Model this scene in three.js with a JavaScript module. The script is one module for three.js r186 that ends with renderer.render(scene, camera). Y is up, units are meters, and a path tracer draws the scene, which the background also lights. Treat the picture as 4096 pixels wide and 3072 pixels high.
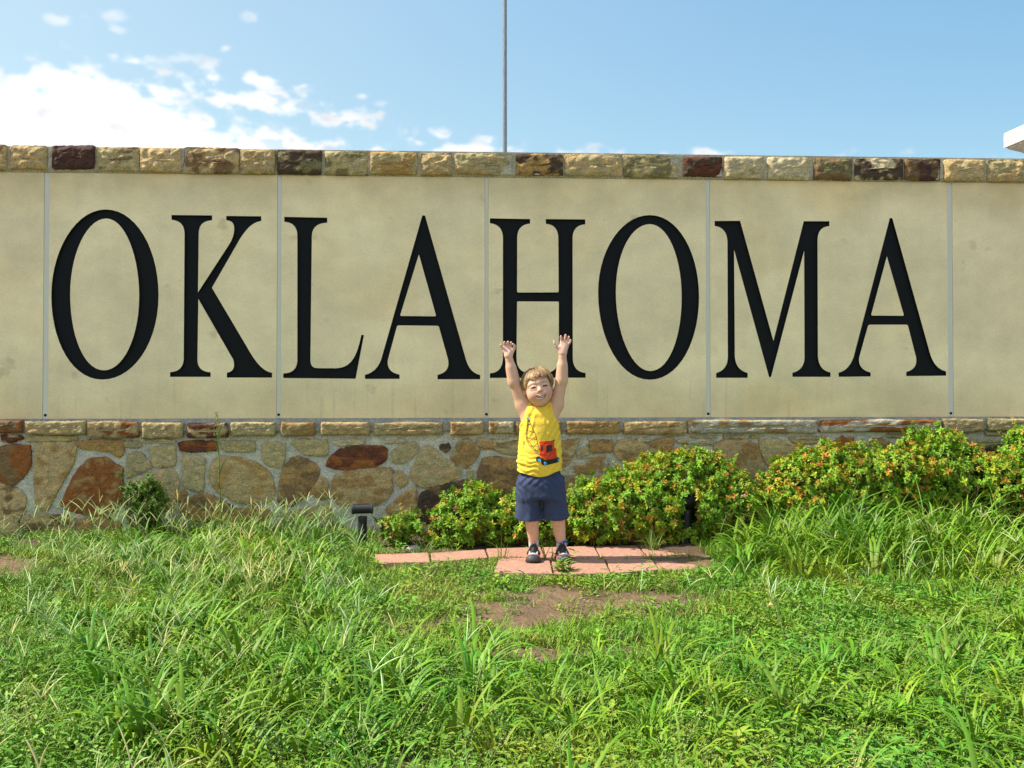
import * as THREE from 'three';
import { mergeGeometries, mergeVertices } from 'three/addons/utils/BufferGeometryUtils.js';
import { RoundedBoxGeometry } from 'three/addons/geometries/RoundedBoxGeometry.js';
import { createNoise2D, createNoise3D } from 'simplex-noise';

// ---------------------------------------------------------------- camera, sky, sun, exposure
const scene = new THREE.Scene();
const EYE = new THREE.Vector3(0, 0.935, 4.85);
const camera = new THREE.PerspectiveCamera(44.0, 4 / 3, 0.05, 6000);
camera.position.copy(EYE);
camera.rotation.x = THREE.MathUtils.degToRad(0.9);
camera.setViewOffset(2212, 1659, 0, 49.8, 2212, 1659);
camera.updateMatrixWorld(true);
camera.updateProjectionMatrix();

const renderer = new THREE.WebGLRenderer({ antialias: true });
renderer.toneMapping = THREE.LinearToneMapping;
renderer.toneMappingExposure = 1.51;
renderer.shadowMap.enabled = true;

const SUN_EL = THREE.MathUtils.degToRad(50), SUN_AZ = THREE.MathUtils.degToRad(3.6);
const SUN = new THREE.Vector3(-Math.cos(SUN_EL) * Math.cos(SUN_AZ), Math.sin(SUN_EL), Math.cos(SUN_EL) * Math.sin(SUN_AZ));
const sun = new THREE.DirectionalLight(new THREE.Color().setRGB(1.0, 0.92, 0.77), 5.0);
sun.name = 'sun';
sun.position.copy(SUN).multiplyScalar(40);
sun.castShadow = true;
sun.shadow.mapSize.set(4096, 4096);
Object.assign(sun.shadow.camera, { left: -7, right: 7, top: 7, bottom: -7, near: 1, far: 90 });
scene.add(sun, sun.target);

// ---------------------------------------------------------------- helpers
function rngOf(seed) {
  let a = seed >>> 0;
  return () => { a = (a + 0x6d2b79f5) | 0; let t = Math.imul(a ^ (a >>> 15), 1 | a); t = (t + Math.imul(t ^ (t >>> 7), 61 | t)) ^ t; return ((t ^ (t >>> 14)) >>> 0) / 4294967296; };
}
const n2 = createNoise2D(rngOf(11)), n3 = createNoise3D(rngOf(12));
const clamp = (x, a, b) => Math.min(b, Math.max(a, x)), lerp = (a, b, t) => a + (b - a) * t;
const smooth = (a, b, x) => { const t = clamp((x - a) / (b - a), 0, 1); return t * t * (3 - 2 * t); };
function fbm2(x, y, oct = 4) { let s = 0, a = 0.5; for (let i = 0; i < oct; i++) { s += a * n2(x, y); x = x * 2.03 + 17.1; y = y * 2.03 - 9.7; a *= 0.5; } return s; }
function fbm3(x, y, z, oct = 4) { let s = 0, a = 0.5; for (let i = 0; i < oct; i++) { s += a * n3(x, y, z); x = x * 2.03 + 7.1; y = y * 2.03 - 9.7; z = z * 2.03 + 3.3; a *= 0.5; } return s; }
const rgb = (r, g, b) => new THREE.Color().setRGB(r, g, b);
const used = new Map();
function numbered(name) { const n = used.get(name) ?? 0; used.set(name, n + 1); return n ? name + '_' + String(n).padStart(3, '0') : name; }
function tag(o, label, category, group, kind) {
  if (label) o.userData.label = label;
  if (category) o.userData.category = category;
  if (group) o.userData.group = group;
  if (kind) o.userData.kind = kind;
  return o;
}
function thing(name, label, category, pos = [0, 0, 0], turn = 0, group) {
  const o = new THREE.Group(); o.name = numbered(name); o.position.set(...pos); o.rotation.y = turn; scene.add(o);
  return tag(o, label, category, group);
}
function part(name, geo, mat, parent) {
  const m = new THREE.Mesh(geo, mat); m.name = name; m.castShadow = m.receiveShadow = true; parent.add(m); return m;
}
function std(o) { return new THREE.MeshStandardMaterial(o); }
// a point of the photograph (in units of 1/2212 of its width) as a ray, used only to measure where things stand
const EYE2 = EYE;
function rayOf(xd, yd) { return new THREE.Vector3(xd / 2212 * 2 - 1, 1 - yd / 1659 * 2, 0.5).unproject(camera).sub(EYE2).normalize(); }
function atDepth(xd, yd, depth) { const r = rayOf(xd, yd); return EYE2.clone().addScaledVector(r, depth / -r.z); }
function onGround(xd, yd, h = 0) { const r = rayOf(xd, yd); return EYE2.clone().addScaledVector(r, (h - EYE2.y) / r.y); }
const projected = new THREE.Vector3();
function pixelOf(x, y, z) { projected.set(x, y, z).project(camera); return [(projected.x + 1) * 1106, (1 - projected.y) * 829.5]; }

// ---------------------------------------------------------------- sky
{
  const W = 4096, H = 2048, data = new Float32Array(W * H * 4);
  const azel = (xd, yd) => { const r = rayOf(xd, yd); return [Math.atan2(r.x, -r.z) * 57.2958, Math.asin(r.y) * 57.2958]; };
  const puffs = [];
  const puff = (xd, yd, wx, wy, k = 1) => { const [a, e] = azel(xd, yd); puffs.push([a, e, wx / 36, wy / 36, k]); };
  puff(140, 45, 40, 12, 0.62); puff(255, 32, 24, 8, 0.55); puff(258, 62, 16, 8, 0.5); puff(300, 130, 40, 15, 1); puff(405, 178, 22, 13, 0.9); puff(460, 165, 30, 20, 0.95);
  puff(560, 178, 44, 17, 1); puff(655, 193, 30, 15, 0.9); puff(540, 215, 70, 26, 1.15); puff(620, 235, 60, 18, 0.9); puff(720, 258, 80, 20, 1); puff(690, 228, 40, 14, 0.8);
  puff(940, 293, 34, 12, 0.9); puff(1060, 300, 30, 16, 0.9); puff(490, 103, 14, 6, 0.7); puff(557, 123, 17, 6, 0.7); puff(780, 207, 13, 6, 0.7); puff(1520, 332, 55, 10, 0.9);
  puff(542, 37, 17, 10, 0.5); puff(400, 130, 40, 10, 0.55); puff(830, 225, 22, 8, 0.5); puff(850, 315, 110, 16, 1); puff(1010, 322, 90, 13, 1); puff(330, 192, 46, 24, 1.1);
  const bankTop = [[-900, 152], [-300, 150], [0, 150], [90, 138], [170, 124], [215, 136], [240, 172], [320, 174], [400, 215], [470, 250], [560, 258], [700, 300], [900, 312], [1100, 324], [1300, 340], [1900, 352], [2600, 365]].map(([a, b]) => azel(a, b));
  const topAt = (az) => { for (let i = 1; i < bankTop.length; i++) if (az < bankTop[i][0]) { const [a0, e0] = bankTop[i - 1], [a1, e1] = bankTop[i]; return lerp(e0, e1, clamp((az - a0) / (a1 - a0), 0, 1)); } return 10; };
  for (let row = 0; row < H; row++) {
    const el = ((row + 0.5) / H - 0.5) * 180, y = Math.sin(el / 57.2958), ce = Math.cos(el / 57.2958);
    for (let col = 0; col < W; col++) {
      const ang = ((col + 0.5) / W - 0.5) * 2 * Math.PI, x = Math.cos(ang) * ce, z = Math.sin(ang) * ce, i = (row * W + col) * 4;
      const cs = x * SUN.x + y * SUN.y + z * SUN.z;
      const t = Math.min(0.40, Math.exp(-Math.max(el, 0) / 12));
      const g = Math.pow(Math.max(0, (cs + 0.2) / 1.2), 1.5);
      let c = [0.051 + 0.585 * t + 0.445 * g, 0.210 + 0.665 * t + 0.39 * g, 0.460 + 0.360 * t + 0.225 * g];
      if (el > -1 && el < 66) {
        const az = Math.atan2(x, -z) * 57.2958;
        // warped directions so that cloud edges billow
        const seen = Math.abs(az) < 45 && el < 30; const wx = fbm3(x * 9, y * 16, z * 9, seen ? 3 : 2), fine = fbm3(x * 26 + 3, y * 44, z * 26, seen ? 6 : 3), big = fbm3(x * 3.2 + 5, y * 7, z * 3.2, 2);
        let m = 0;
        const back = smooth(40, 60, Math.abs(az));
        // cumulus banks along the horizon, all the way round
        const top = lerp(topAt(az), 15 + 9 * big, back);
        m = smooth(0.55, -1.5, el - top + wx * 0.8 + fine * 1.7) * 1.1;
        if (back > 0) m = Math.max(m, back * smooth(0.12, 0.4, big * 1.3 + fine * 0.6) * smooth(70, 25, el));
        if (seen) for (const [pa, pe, sa, se, k] of puffs) {
          const da = (az - pa + wx * 0.35) / sa, de = (el - pe + wx * 0.15) / se;
          if (da * da + de * de < 9) m = Math.max(m, 0.9 * k * smooth(1.7, 0.0, Math.hypot(da, de) + 0.15 + fine * 1.7));
        }
        const holes = seen ? smooth(0.05, 0.30, fbm3(x * 16 + 9, y * 40, z * 16, 4)) * smooth(-30, -8, az) : 0;
        let a = clamp(m * (1 - holes * 0.75), 0, 1);
        a = smooth(0.02, 1, a) * 0.97;
        const shade = 0.74 + 0.08 * g + 0.22 * fine + 0.10 * wx;
        const cl = [shade * 1.0, shade * 1.0, shade * 1.015];
        for (let k = 0; k < 3; k++) c[k] = lerp(c[k], Math.max(c[k], cl[k]), a);
      }
      data[i] = c[0]; data[i + 1] = c[1]; data[i + 2] = c[2]; data[i + 3] = 1;
    }
  }
  const t = new THREE.DataTexture(data, W, H, THREE.RGBAFormat, THREE.FloatType);
  t.mapping = THREE.EquirectangularReflectionMapping; t.magFilter = t.minFilter = THREE.LinearFilter; t.needsUpdate = true;
  scene.background = t; scene.environment = t;
}

// ---------------------------------------------------------------- textures
function texOf(w, h, fn, srgb = true, repeat = true) {
  const d = new Uint8Array(w * h * 4);
  for (let y = 0; y < h; y++) for (let x = 0; x < w; x++) {
    const c = fn(x / w, y / h, x, y), i = (y * w + x) * 4;
    for (let k = 0; k < 3; k++) d[i + k] = clamp(Math.round(255 * (typeof c === 'number' ? c : c[k])), 0, 255);
    d[i + 3] = 255;
  }
  const t = new THREE.DataTexture(d, w, h); t.magFilter = THREE.LinearFilter; t.minFilter = THREE.LinearFilter;
  if (repeat) t.wrapS = t.wrapT = THREE.RepeatWrapping;
  if (srgb) t.colorSpace = THREE.SRGBColorSpace;
  t.needsUpdate = true; return t;
}
// tileable noise: simplex on a torus mapped by blending
function tile(fn, u, v) { const a = fn(u, v), b = fn(u - 1, v), c = fn(u, v - 1), d = fn(u - 1, v - 1); const s = smooth(0.75, 1, u), t = smooth(0.75, 1, v); return lerp(lerp(a, b, s), lerp(c, d, s), t); }
const grainRng = rngOf(77);
const TX = {
  stone: texOf(512, 512, (u, v) => {
    const a = tile((x, y) => fbm2(x * 5, y * 9, 5), u, v), b = tile((x, y) => fbm2(x * 22 + 40, y * 30, 4), u, v), g = (grainRng() - 0.5) * 0.07;
    const cr = tile((x, y) => fbm2(x * 3.5 + 70, y * 4.5 + 3, 4), u, v), l = 0.88 + 0.13 * a + 0.20 * b + g - 0.30 * smooth(0.018, 0.0, Math.abs(cr)) * smooth(-0.1, 0.25, a); return [l * (1 + 0.04 * a), l, l * (1 - 0.08 * a)];
  }),
  stoneBump: texOf(512, 512, (u, v) => 0.5 + 0.34 * tile((x, y) => fbm2(x * 7, y * 12, 6), u, v) + 0.16 * tile((x, y) => 1 - 2 * Math.abs(fbm2(x * 6 + 50, y * 8, 4)), u, v), false),
  grain: texOf(512, 512, (u, v) => 0.5 + 0.25 * tile((x, y) => fbm2(x * 40, y * 40, 4), u, v) + (grainRng() - 0.5) * 0.3, false),
  soil: texOf(1024, 1024, (u, v) => {
    const a = tile((x, y) => fbm2(x * 4, y * 4, 5), u, v), b = tile((x, y) => fbm2(x * 40, y * 40, 4), u, v), g = grainRng();
    const l = 0.80 + 0.16 * a + 0.20 * b + (g - 0.5) * 0.16 - (g > 0.985 ? 0.25 : 0); return [l, l * (0.98 - 0.03 * a), l * (0.96 - 0.05 * a)];
  }),
  soilBump: texOf(512, 512, (u, v) => 0.5 + 0.3 * tile((x, y) => fbm2(x * 14, y * 14, 6), u, v) + (grainRng() - 0.5) * 0.16, false),
  cloth: texOf(256, 256, (u, v, x, y) => 0.5 + 0.22 * Math.sin(x * Math.PI / 2) + 0.22 * Math.sin(y * Math.PI / 2) + (grainRng() - 0.5) * 0.2, false),
};
// ---------------------------------------------------------------- the wall: frame of reference
const WA = atDepth(100, 812, 5.65), WB = atDepth(2050, 812, 5.94);
const YAW = -Math.atan2(WB.z - WA.z, WB.x - WA.x);
const wall = thing('stone_sign_wall', 'long limestone welcome sign wall reading OKLAHOMA in recessed black letters', 'wall', [0, 0, WA.z + (WB.z - WA.z) * (-WA.x / (WB.x - WA.x))], YAW);
wall.updateMatrixWorld(true);
const wallInv = wall.matrixWorld.clone().invert();
// a point of the photograph (pixels of 4096 x 3072) as (along, up) on the wall's plane at distance off in front of it
function onWall(X, Y, off = 0) {
  const o = EYE.clone().applyMatrix4(wallInv), r = rayOf(X * 2212 / 4096, Y * 2212 / 4096).transformDirection(wallInv);
  return o.addScaledVector(r, (off - o.z) / r.z);
}
const alongOf = (X, off = 0) => onWall(X, 1300, off).x, upOf = (Y, off = 0) => onWall(2048, Y, off).y;
const PTOP = (onWall(300, 690).y + onWall(3700, 731).y) / 2, PBOT = (onWall(300, 1676).y + onWall(3700, 1667).y) / 2;
const END = 3.78, START = -5.2, THICK = 0.46;
const CAPTOP = PTOP + 0.170;
// materials of the wall
const panelTex = texOf(2048, 512, (u, v) => {
  const x = START + u * (END - START), y = PBOT + v * (PTOP - PBOT);
  let l = 1 + 0.07 * fbm2(x * 0.9, y * 1.3, 4) + 0.035 * fbm2(x * 4 + 30, y * 6, 4) + 0.025 * fbm2(x * 5 + 9, y * 1.1 + 4, 3) + (grainRng() - 0.5) * 0.075;
  const topStain = smooth(0.82, 1, v + 0.10 * fbm2(x * 1.5 + 4, 3, 3)), lowStain = smooth(0.20, 0.0, v + 0.10 * fbm2(x * 1.2 - 7, 8, 3));
  const brown = 0.55 * topStain + 0.5 * lowStain + 0.5 * smooth(0.1, 0.6, fbm2(x * 0.8 + 11, y * 0.9 + 2, 3));
  l *= 1 - 0.10 * topStain * (0.7 + 0.7 * fbm2(x * 2.5, y * 2, 3)) - 0.06 * lowStain;
  const run = smooth(0.32, 0.6, fbm2(x * 13 + 60, y * 0.7, 3)) * smooth(0.35, 0.0, v) * 0.05; l *= 1 - run;
  const smudge = smooth(0.50, 0.72, fbm2(x * 2.1 + 91, y * 2.7, 4)) * 0.10; l *= 1 - smudge;
  const ch = (grainRng() - 0.5) * 0.035;
  return [0.945 * l * (1 + 0.02 * brown + ch * 0.4), 0.880 * l * (1 - 0.015 * brown), 0.716 * l * (1 - 0.075 * brown - ch)];
}, true, false);
const M = {
  panel: std({ map: panelTex, roughness: 0.88, bumpMap: TX.grain.clone(), bumpScale: 0.0005 }),
  letter: new THREE.MeshPhysicalMaterial({ color: rgb(0.0065, 0.0085, 0.0105), roughness: 0.72, specularIntensity: 0.35, bumpMap: TX.grain, bumpScale: 0.0006 }),
  mortar: std({ color: rgb(0.70, 0.68, 0.575), map: TX.stone, roughness: 0.95, bumpMap: TX.grain, bumpScale: 0.002 }),
  grout: std({ color: rgb(0.60, 0.55, 0.41), map: TX.stone, roughness: 0.95, bumpMap: TX.grain, bumpScale: 0.002 }),
  bedding: std({ color: rgb(0.40, 0.39, 0.34), map: TX.stone, roughness: 0.95, bumpMap: TX.grain, bumpScale: 0.002 }),
  sealant: std({ color: rgb(0.66, 0.66, 0.585), roughness: 0.7, bumpMap: TX.grain, bumpScale: 0.001 }),
  stone: std({ color: 0xffffff, map: TX.stone, vertexColors: true, roughness: 0.9, bumpMap: TX.stoneBump, bumpScale: 0.008 }),
  rough: std({ color: 0xffffff, map: TX.stone, vertexColors: true, roughness: 0.9, bumpMap: TX.stoneBump, bumpScale: 0.006 }),
  hole: std({ color: rgb(0.01, 0.01, 0.01), roughness: 0.9 }),
};
M.panel.bumpMap.repeat.set((END - START) / 0.35, (PTOP - PBOT) / 0.35);
M.panel.bumpMap.needsUpdate = true;

// ---- panels with the letters cut into them
// outlines measured in four enlargements of the photograph: origin and scale of each
const VIEWS = { a: [0, 500, 1100 / 1521], b: [1000, 500, 1200 / 1659], c: [2100, 500, 1000 / 1382], d: [2900, 450, 1196 / 1587] };
function outline(view, text) {
  const [ox, oy, k] = VIEWS[view], p = new THREE.Path(), tok = text.match(/[MLQCZ]|-?[\d.]+/g); let i = 0, cmd = '';
  const n = () => parseFloat(tok[i++]);
  while (i < tok.length) {
    if (/[A-Z]/.test(tok[i])) cmd = tok[i++];
    if (cmd === 'M') { p.moveTo(n(), n()); cmd = 'L'; } else if (cmd === 'L') p.lineTo(n(), n());
    else if (cmd === 'Q') p.quadraticCurveTo(n(), n(), n(), n()); else if (cmd === 'C') p.bezierCurveTo(n(), n(), n(), n(), n(), n()); else break;
  }
  const pts = p.getPoints(14).map((q) => { const w = onWall(ox + q.x * k, oy + q.y * k); return new THREE.Vector2(w.x, w.y); });
  if (pts[0].distanceTo(pts[pts.length - 1]) < 1e-4) pts.pop();
  return pts;
}
const LETTERS = [
  { panel: 1, char: 'O', outer: ['a', 'M585 467 C755 467 877 690 877 940 C877 1210 735 1408 565 1408 C400 1408 284 1200 284 945 C284 690 420 467 585 467'], inner: ['a', 'M588 517 C690 517 770 720 770 945 C770 1180 680 1357 575 1357 C465 1357 388 1170 388 935 C388 710 480 517 588 517'] },
  { panel: 1, char: 'K', outer: ['a', 'M949 498 L1173 500 L1173 527 C1125 530 1099 550 1099 605 L1095 926 L1268 660 C1300 610 1300 560 1288 543 C1280 532 1266 528 1252 527 L1252 503 L1445 505 L1445 531 C1400 537 1370 565 1330 625 L1172 900 L1370 1235 C1415 1315 1455 1362 1505 1371 L1505 1397 L1255 1397 L1255 1370 C1290 1365 1302 1340 1290 1297 L1097 962 L1092 1300 C1094 1350 1125 1365 1165 1368 L1165 1393 L941 1393 L941 1367 C985 1364 1013 1345 1016 1295 L1021 605 C1020 555 1000 530 949 524 Z'] },
  { panel: 2, char: 'L', outer: ['b', 'M190 508 L427 513 L427 540 C375 543 344 562 342 615 L334 1300 C335 1335 350 1346 385 1345 L480 1345 C555 1340 590 1290 616 1160 L630 1162 L584 1403 L184 1399 L184 1374 C235 1372 260 1350 262 1300 L262 615 C262 562 235 538 190 535 Z'] },
  { panel: 2, char: 'A', outer: ['b', 'M953 500 L968 501 L1188 1275 C1205 1340 1225 1370 1273 1383 L1273 1406 L1037 1406 L1037 1382 C1085 1370 1104 1345 1095 1295 L1046 1120 Q1044 1111 1034 1110 L826 1108 Q814 1108 812 1116 L762 1300 C756 1350 785 1372 827 1380 L827 1404 L636 1404 L636 1381 C680 1372 712 1340 728 1288 Z'], inner: ['b', 'M934 715 L1028 1050 Q1029 1057 1022 1058 L838 1056 Q829 1055 832 1047 Z'] },
  { panel: 3, char: 'H', outer: ['c', 'M-194 516 L28 520 L28 545 C-20 550 -43 575 -43 625 L-44 918 Q-43 926 -35 926 L178 925 Q186 925 186 917 L184 625 C183 575 160 550 115 546 L115 520 L333 522 L333 549 C290 552 264 575 263 625 L264 1290 C266 1345 295 1366 335 1371 L335 1397 L113 1397 L113 1372 C155 1368 185 1345 187 1290 L187 983 Q187 976 179 976 L-36 975 Q-44 975 -44 983 L-47 1290 C-45 1345 -20 1368 25 1372 L25 1398 L-194 1398 L-194 1373 C-150 1370 -124 1345 -122 1290 L-122 625 C-122 575 -148 548 -194 543 Z'] },
  { panel: 3, char: 'O', outer: ['c', 'M690 498 C850 498 962 710 962 950 C962 1200 850 1408 690 1408 C525 1408 404 1180 404 925 C404 690 535 498 690 498'], inner: ['c', 'M690 548 C790 548 866 730 866 950 C866 1180 795 1360 692 1360 C590 1360 502 1150 502 925 C502 700 590 548 690 548'] },
  { panel: 4, char: 'M', outer: ['d', 'M-55 576 L80 575 L257 1213 L418 577 L554 577 L554 603 C512 606 492 630 491 680 L493 1290 C495 1345 520 1372 560 1380 L560 1403 L358 1403 L358 1381 C400 1372 422 1345 422 1295 L420 733 L245 1400 Q240 1408 234 1404 L48 728 L52 1290 C54 1345 80 1372 120 1382 L120 1408 L-47 1408 L-47 1383 C-8 1372 15 1345 15 1295 L13 690 C12 640 -8 608 -55 602 Z'] },
  { panel: 4, char: 'A', outer: ['d', 'M875 560 L888 561 L1085 1268 C1100 1325 1125 1362 1173 1374 L1173 1397 L962 1399 L962 1377 C1005 1366 1022 1340 1013 1295 L972 1135 Q970 1127 962 1126 L770 1126 Q761 1127 758 1135 L712 1300 C706 1345 730 1370 773 1380 L773 1401 L603 1403 L603 1381 C640 1372 665 1345 682 1300 Z'], inner: ['d', 'M859 763 L948 1070 Q950 1079 943 1079 L783 1078 Q774 1077 777 1068 Z'] },
];
const signed = (pts, ccw) => (THREE.ShapeUtils.isClockWise(pts) === ccw ? pts.slice().reverse() : pts);
const uvPanel = (g) => { const p = g.attributes.position, uv = new Float32Array(p.count * 2); for (let i = 0; i < p.count; i++) { uv[2 * i] = (p.getX(i) - START) / (END - START); uv[2 * i + 1] = (p.getY(i) - PBOT) / (PTOP - PBOT); } g.setAttribute('uv', new THREE.BufferAttribute(uv, 2)); return g; };
function flat(outer, holes, z) {
  const s = new THREE.Shape(signed(outer, true)); for (const h of holes) s.holes.push(new THREE.Path(signed(h, false)));
  const g = new THREE.ShapeGeometry(s, 1); g.translate(0, 0, z); g.deleteAttribute('uv'); g.deleteAttribute('normal'); return g.toNonIndexed();
}
function ribbon(pts, z0, z1) {   // the rim between two depths
  const v = [];
  for (let i = 0; i < pts.length; i++) { const a = pts[i], b = pts[(i + 1) % pts.length]; v.push(a.x, a.y, z0, b.x, b.y, z0, b.x, b.y, z1, a.x, a.y, z0, b.x, b.y, z1, a.x, a.y, z1); }
  const g = new THREE.BufferGeometry(); g.setAttribute('position', new THREE.BufferAttribute(new Float32Array(v), 3)); return g;
}
const JOINTS = [[172, 194], [1107, 1124], [1939, 1953], [2824, 2841], [3792, 3813]].map(([a, b]) => [alongOf(a), alongOf(b)]);
const edges = [START, ...JOINTS.flat(), END], DEEP = 0.017;
for (let i = 0; i < 6; i++) {
  const x0 = edges[2 * i], x1 = edges[2 * i + 1], rect = [new THREE.Vector2(x0, PBOT), new THREE.Vector2(x1, PBOT), new THREE.Vector2(x1, PTOP), new THREE.Vector2(x0, PTOP)];
  const mine = LETTERS.filter((l) => l.panel === i).map((l) => ({ ...l, o: outline(...l.outer), h: l.inner && outline(...l.inner) }));
  const geos = [flat(rect, mine.map((l) => l.o), 0), ribbon(rect, 0, -0.1)];
  for (const l of mine) if (l.h) geos.push(flat(l.h, [], 0));
  const g = uvPanel(mergeGeometries(geos)); g.computeVertexNormals();
  const p = part('panel', g, M.panel, wall);
  for (const l of mine) {
    const holes = l.h ? [l.h] : [], lg = mergeGeometries([flat(l.o, holes, -DEEP), ribbon(l.o, 0.0004, -DEEP), ...holes.map((h) => ribbon(h, 0.0004, -DEEP))]);
    const uv = new Float32Array(lg.attributes.position.count * 2); for (let k = 0; k < lg.attributes.position.count; k++) { uv[2 * k] = lg.attributes.position.getX(k) * 4 + lg.attributes.position.getZ(k) * 4; uv[2 * k + 1] = lg.attributes.position.getY(k) * 4; }
    lg.setAttribute('uv', new THREE.BufferAttribute(uv, 2)); lg.computeVertexNormals();
    tag(part('letter', lg, M.letter, p), 'recessed black letter ' + l.char);
  }
}
const metricUV = (g, k = 2, du = 0, dv = 0) => { const p = g.attributes.position, nn = g.attributes.normal, uv = new Float32Array(p.count * 2); for (let i = 0; i < p.count; i++) { const ax = Math.abs(nn.getX(i)), ay = Math.abs(nn.getY(i)), az = Math.abs(nn.getZ(i)); const [a, b] = az >= ax && az >= ay ? [p.getX(i), p.getY(i)] : ay >= ax ? [p.getX(i), p.getZ(i)] : [p.getZ(i), p.getY(i)]; uv[2 * i] = a * k + du; uv[2 * i + 1] = b * k + dv; } g.setAttribute('uv', new THREE.BufferAttribute(uv, 2)); return g; };
const boxAt = (x0, x1, y0, y1, z0, z1) => { const g = new THREE.BoxGeometry(x1 - x0, y1 - y0, z1 - z0); g.translate((x0 + x1) / 2, (y0 + y1) / 2, (z0 + z1) / 2); return g; };
JOINTS.forEach(([a, b], i) => {
  const g = boxAt(a + 0.001, b - 0.001, PBOT, PTOP, -0.05, -0.004);
  const j = part('joint', metricUV(g), M.sealant, wall);
  const h = new THREE.CylinderGeometry(0.0085, 0.0085, 0.01, 14); h.rotateX(Math.PI / 2); h.translate((a + b) / 2, PBOT + 0.022, -0.0078);
  part('weep_hole', h, M.hole, j);
});
// core, mortar
part('core', metricUV(boxAt(START, END, -0.3, PTOP - 0.002, -THICK, -0.051)), M.mortar, wall);
function mortarFace(x0, x1, y0, y1, z, amp, cols, rows, shapeZ) {
  const g = new THREE.PlaneGeometry(x1 - x0, y1 - y0, cols, rows); g.translate((x0 + x1) / 2, (y0 + y1) / 2, 0);
  const p = g.attributes.position; for (let i = 0; i < p.count; i++) { const x = p.getX(i), y = p.getY(i); p.setZ(i, z + amp * (fbm2(x * 5, y * 5, 4) + 0.4 * fbm2(x * 22, y * 22, 3)) + (shapeZ ? shapeZ(x, y) : 0)); }
  g.computeVertexNormals(); const uv = g.attributes.uv; for (let i = 0; i < p.count; i++) uv.setXY(i, p.getX(i) * 2, p.getY(i) * 2); return g;
}
part('mortar', mortarFace(START, END, -0.3, PBOT - 0.055, -0.006, 0.007, 420, 50), M.mortar, wall);
part('mortar', mortarFace(START, END, PBOT - 0.075, PBOT - 0.001, 0.014, 0.005, 420, 10, (x, y) => -0.012 * smooth(-0.03, 0, y - PBOT)), M.bedding, wall);
part('mortar', mortarFace(START, END, PTOP + 0.001, CAPTOP - 0.016, 0.010, 0.005, 420, 16, (x, y) => -0.012 * smooth(0.02, 0, y - PTOP)), M.grout, wall);
part('mortar', metricUV(boxAt(START, END, PTOP + 0.002, CAPTOP - 0.012, -THICK, -0.006)), M.grout, wall);

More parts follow.
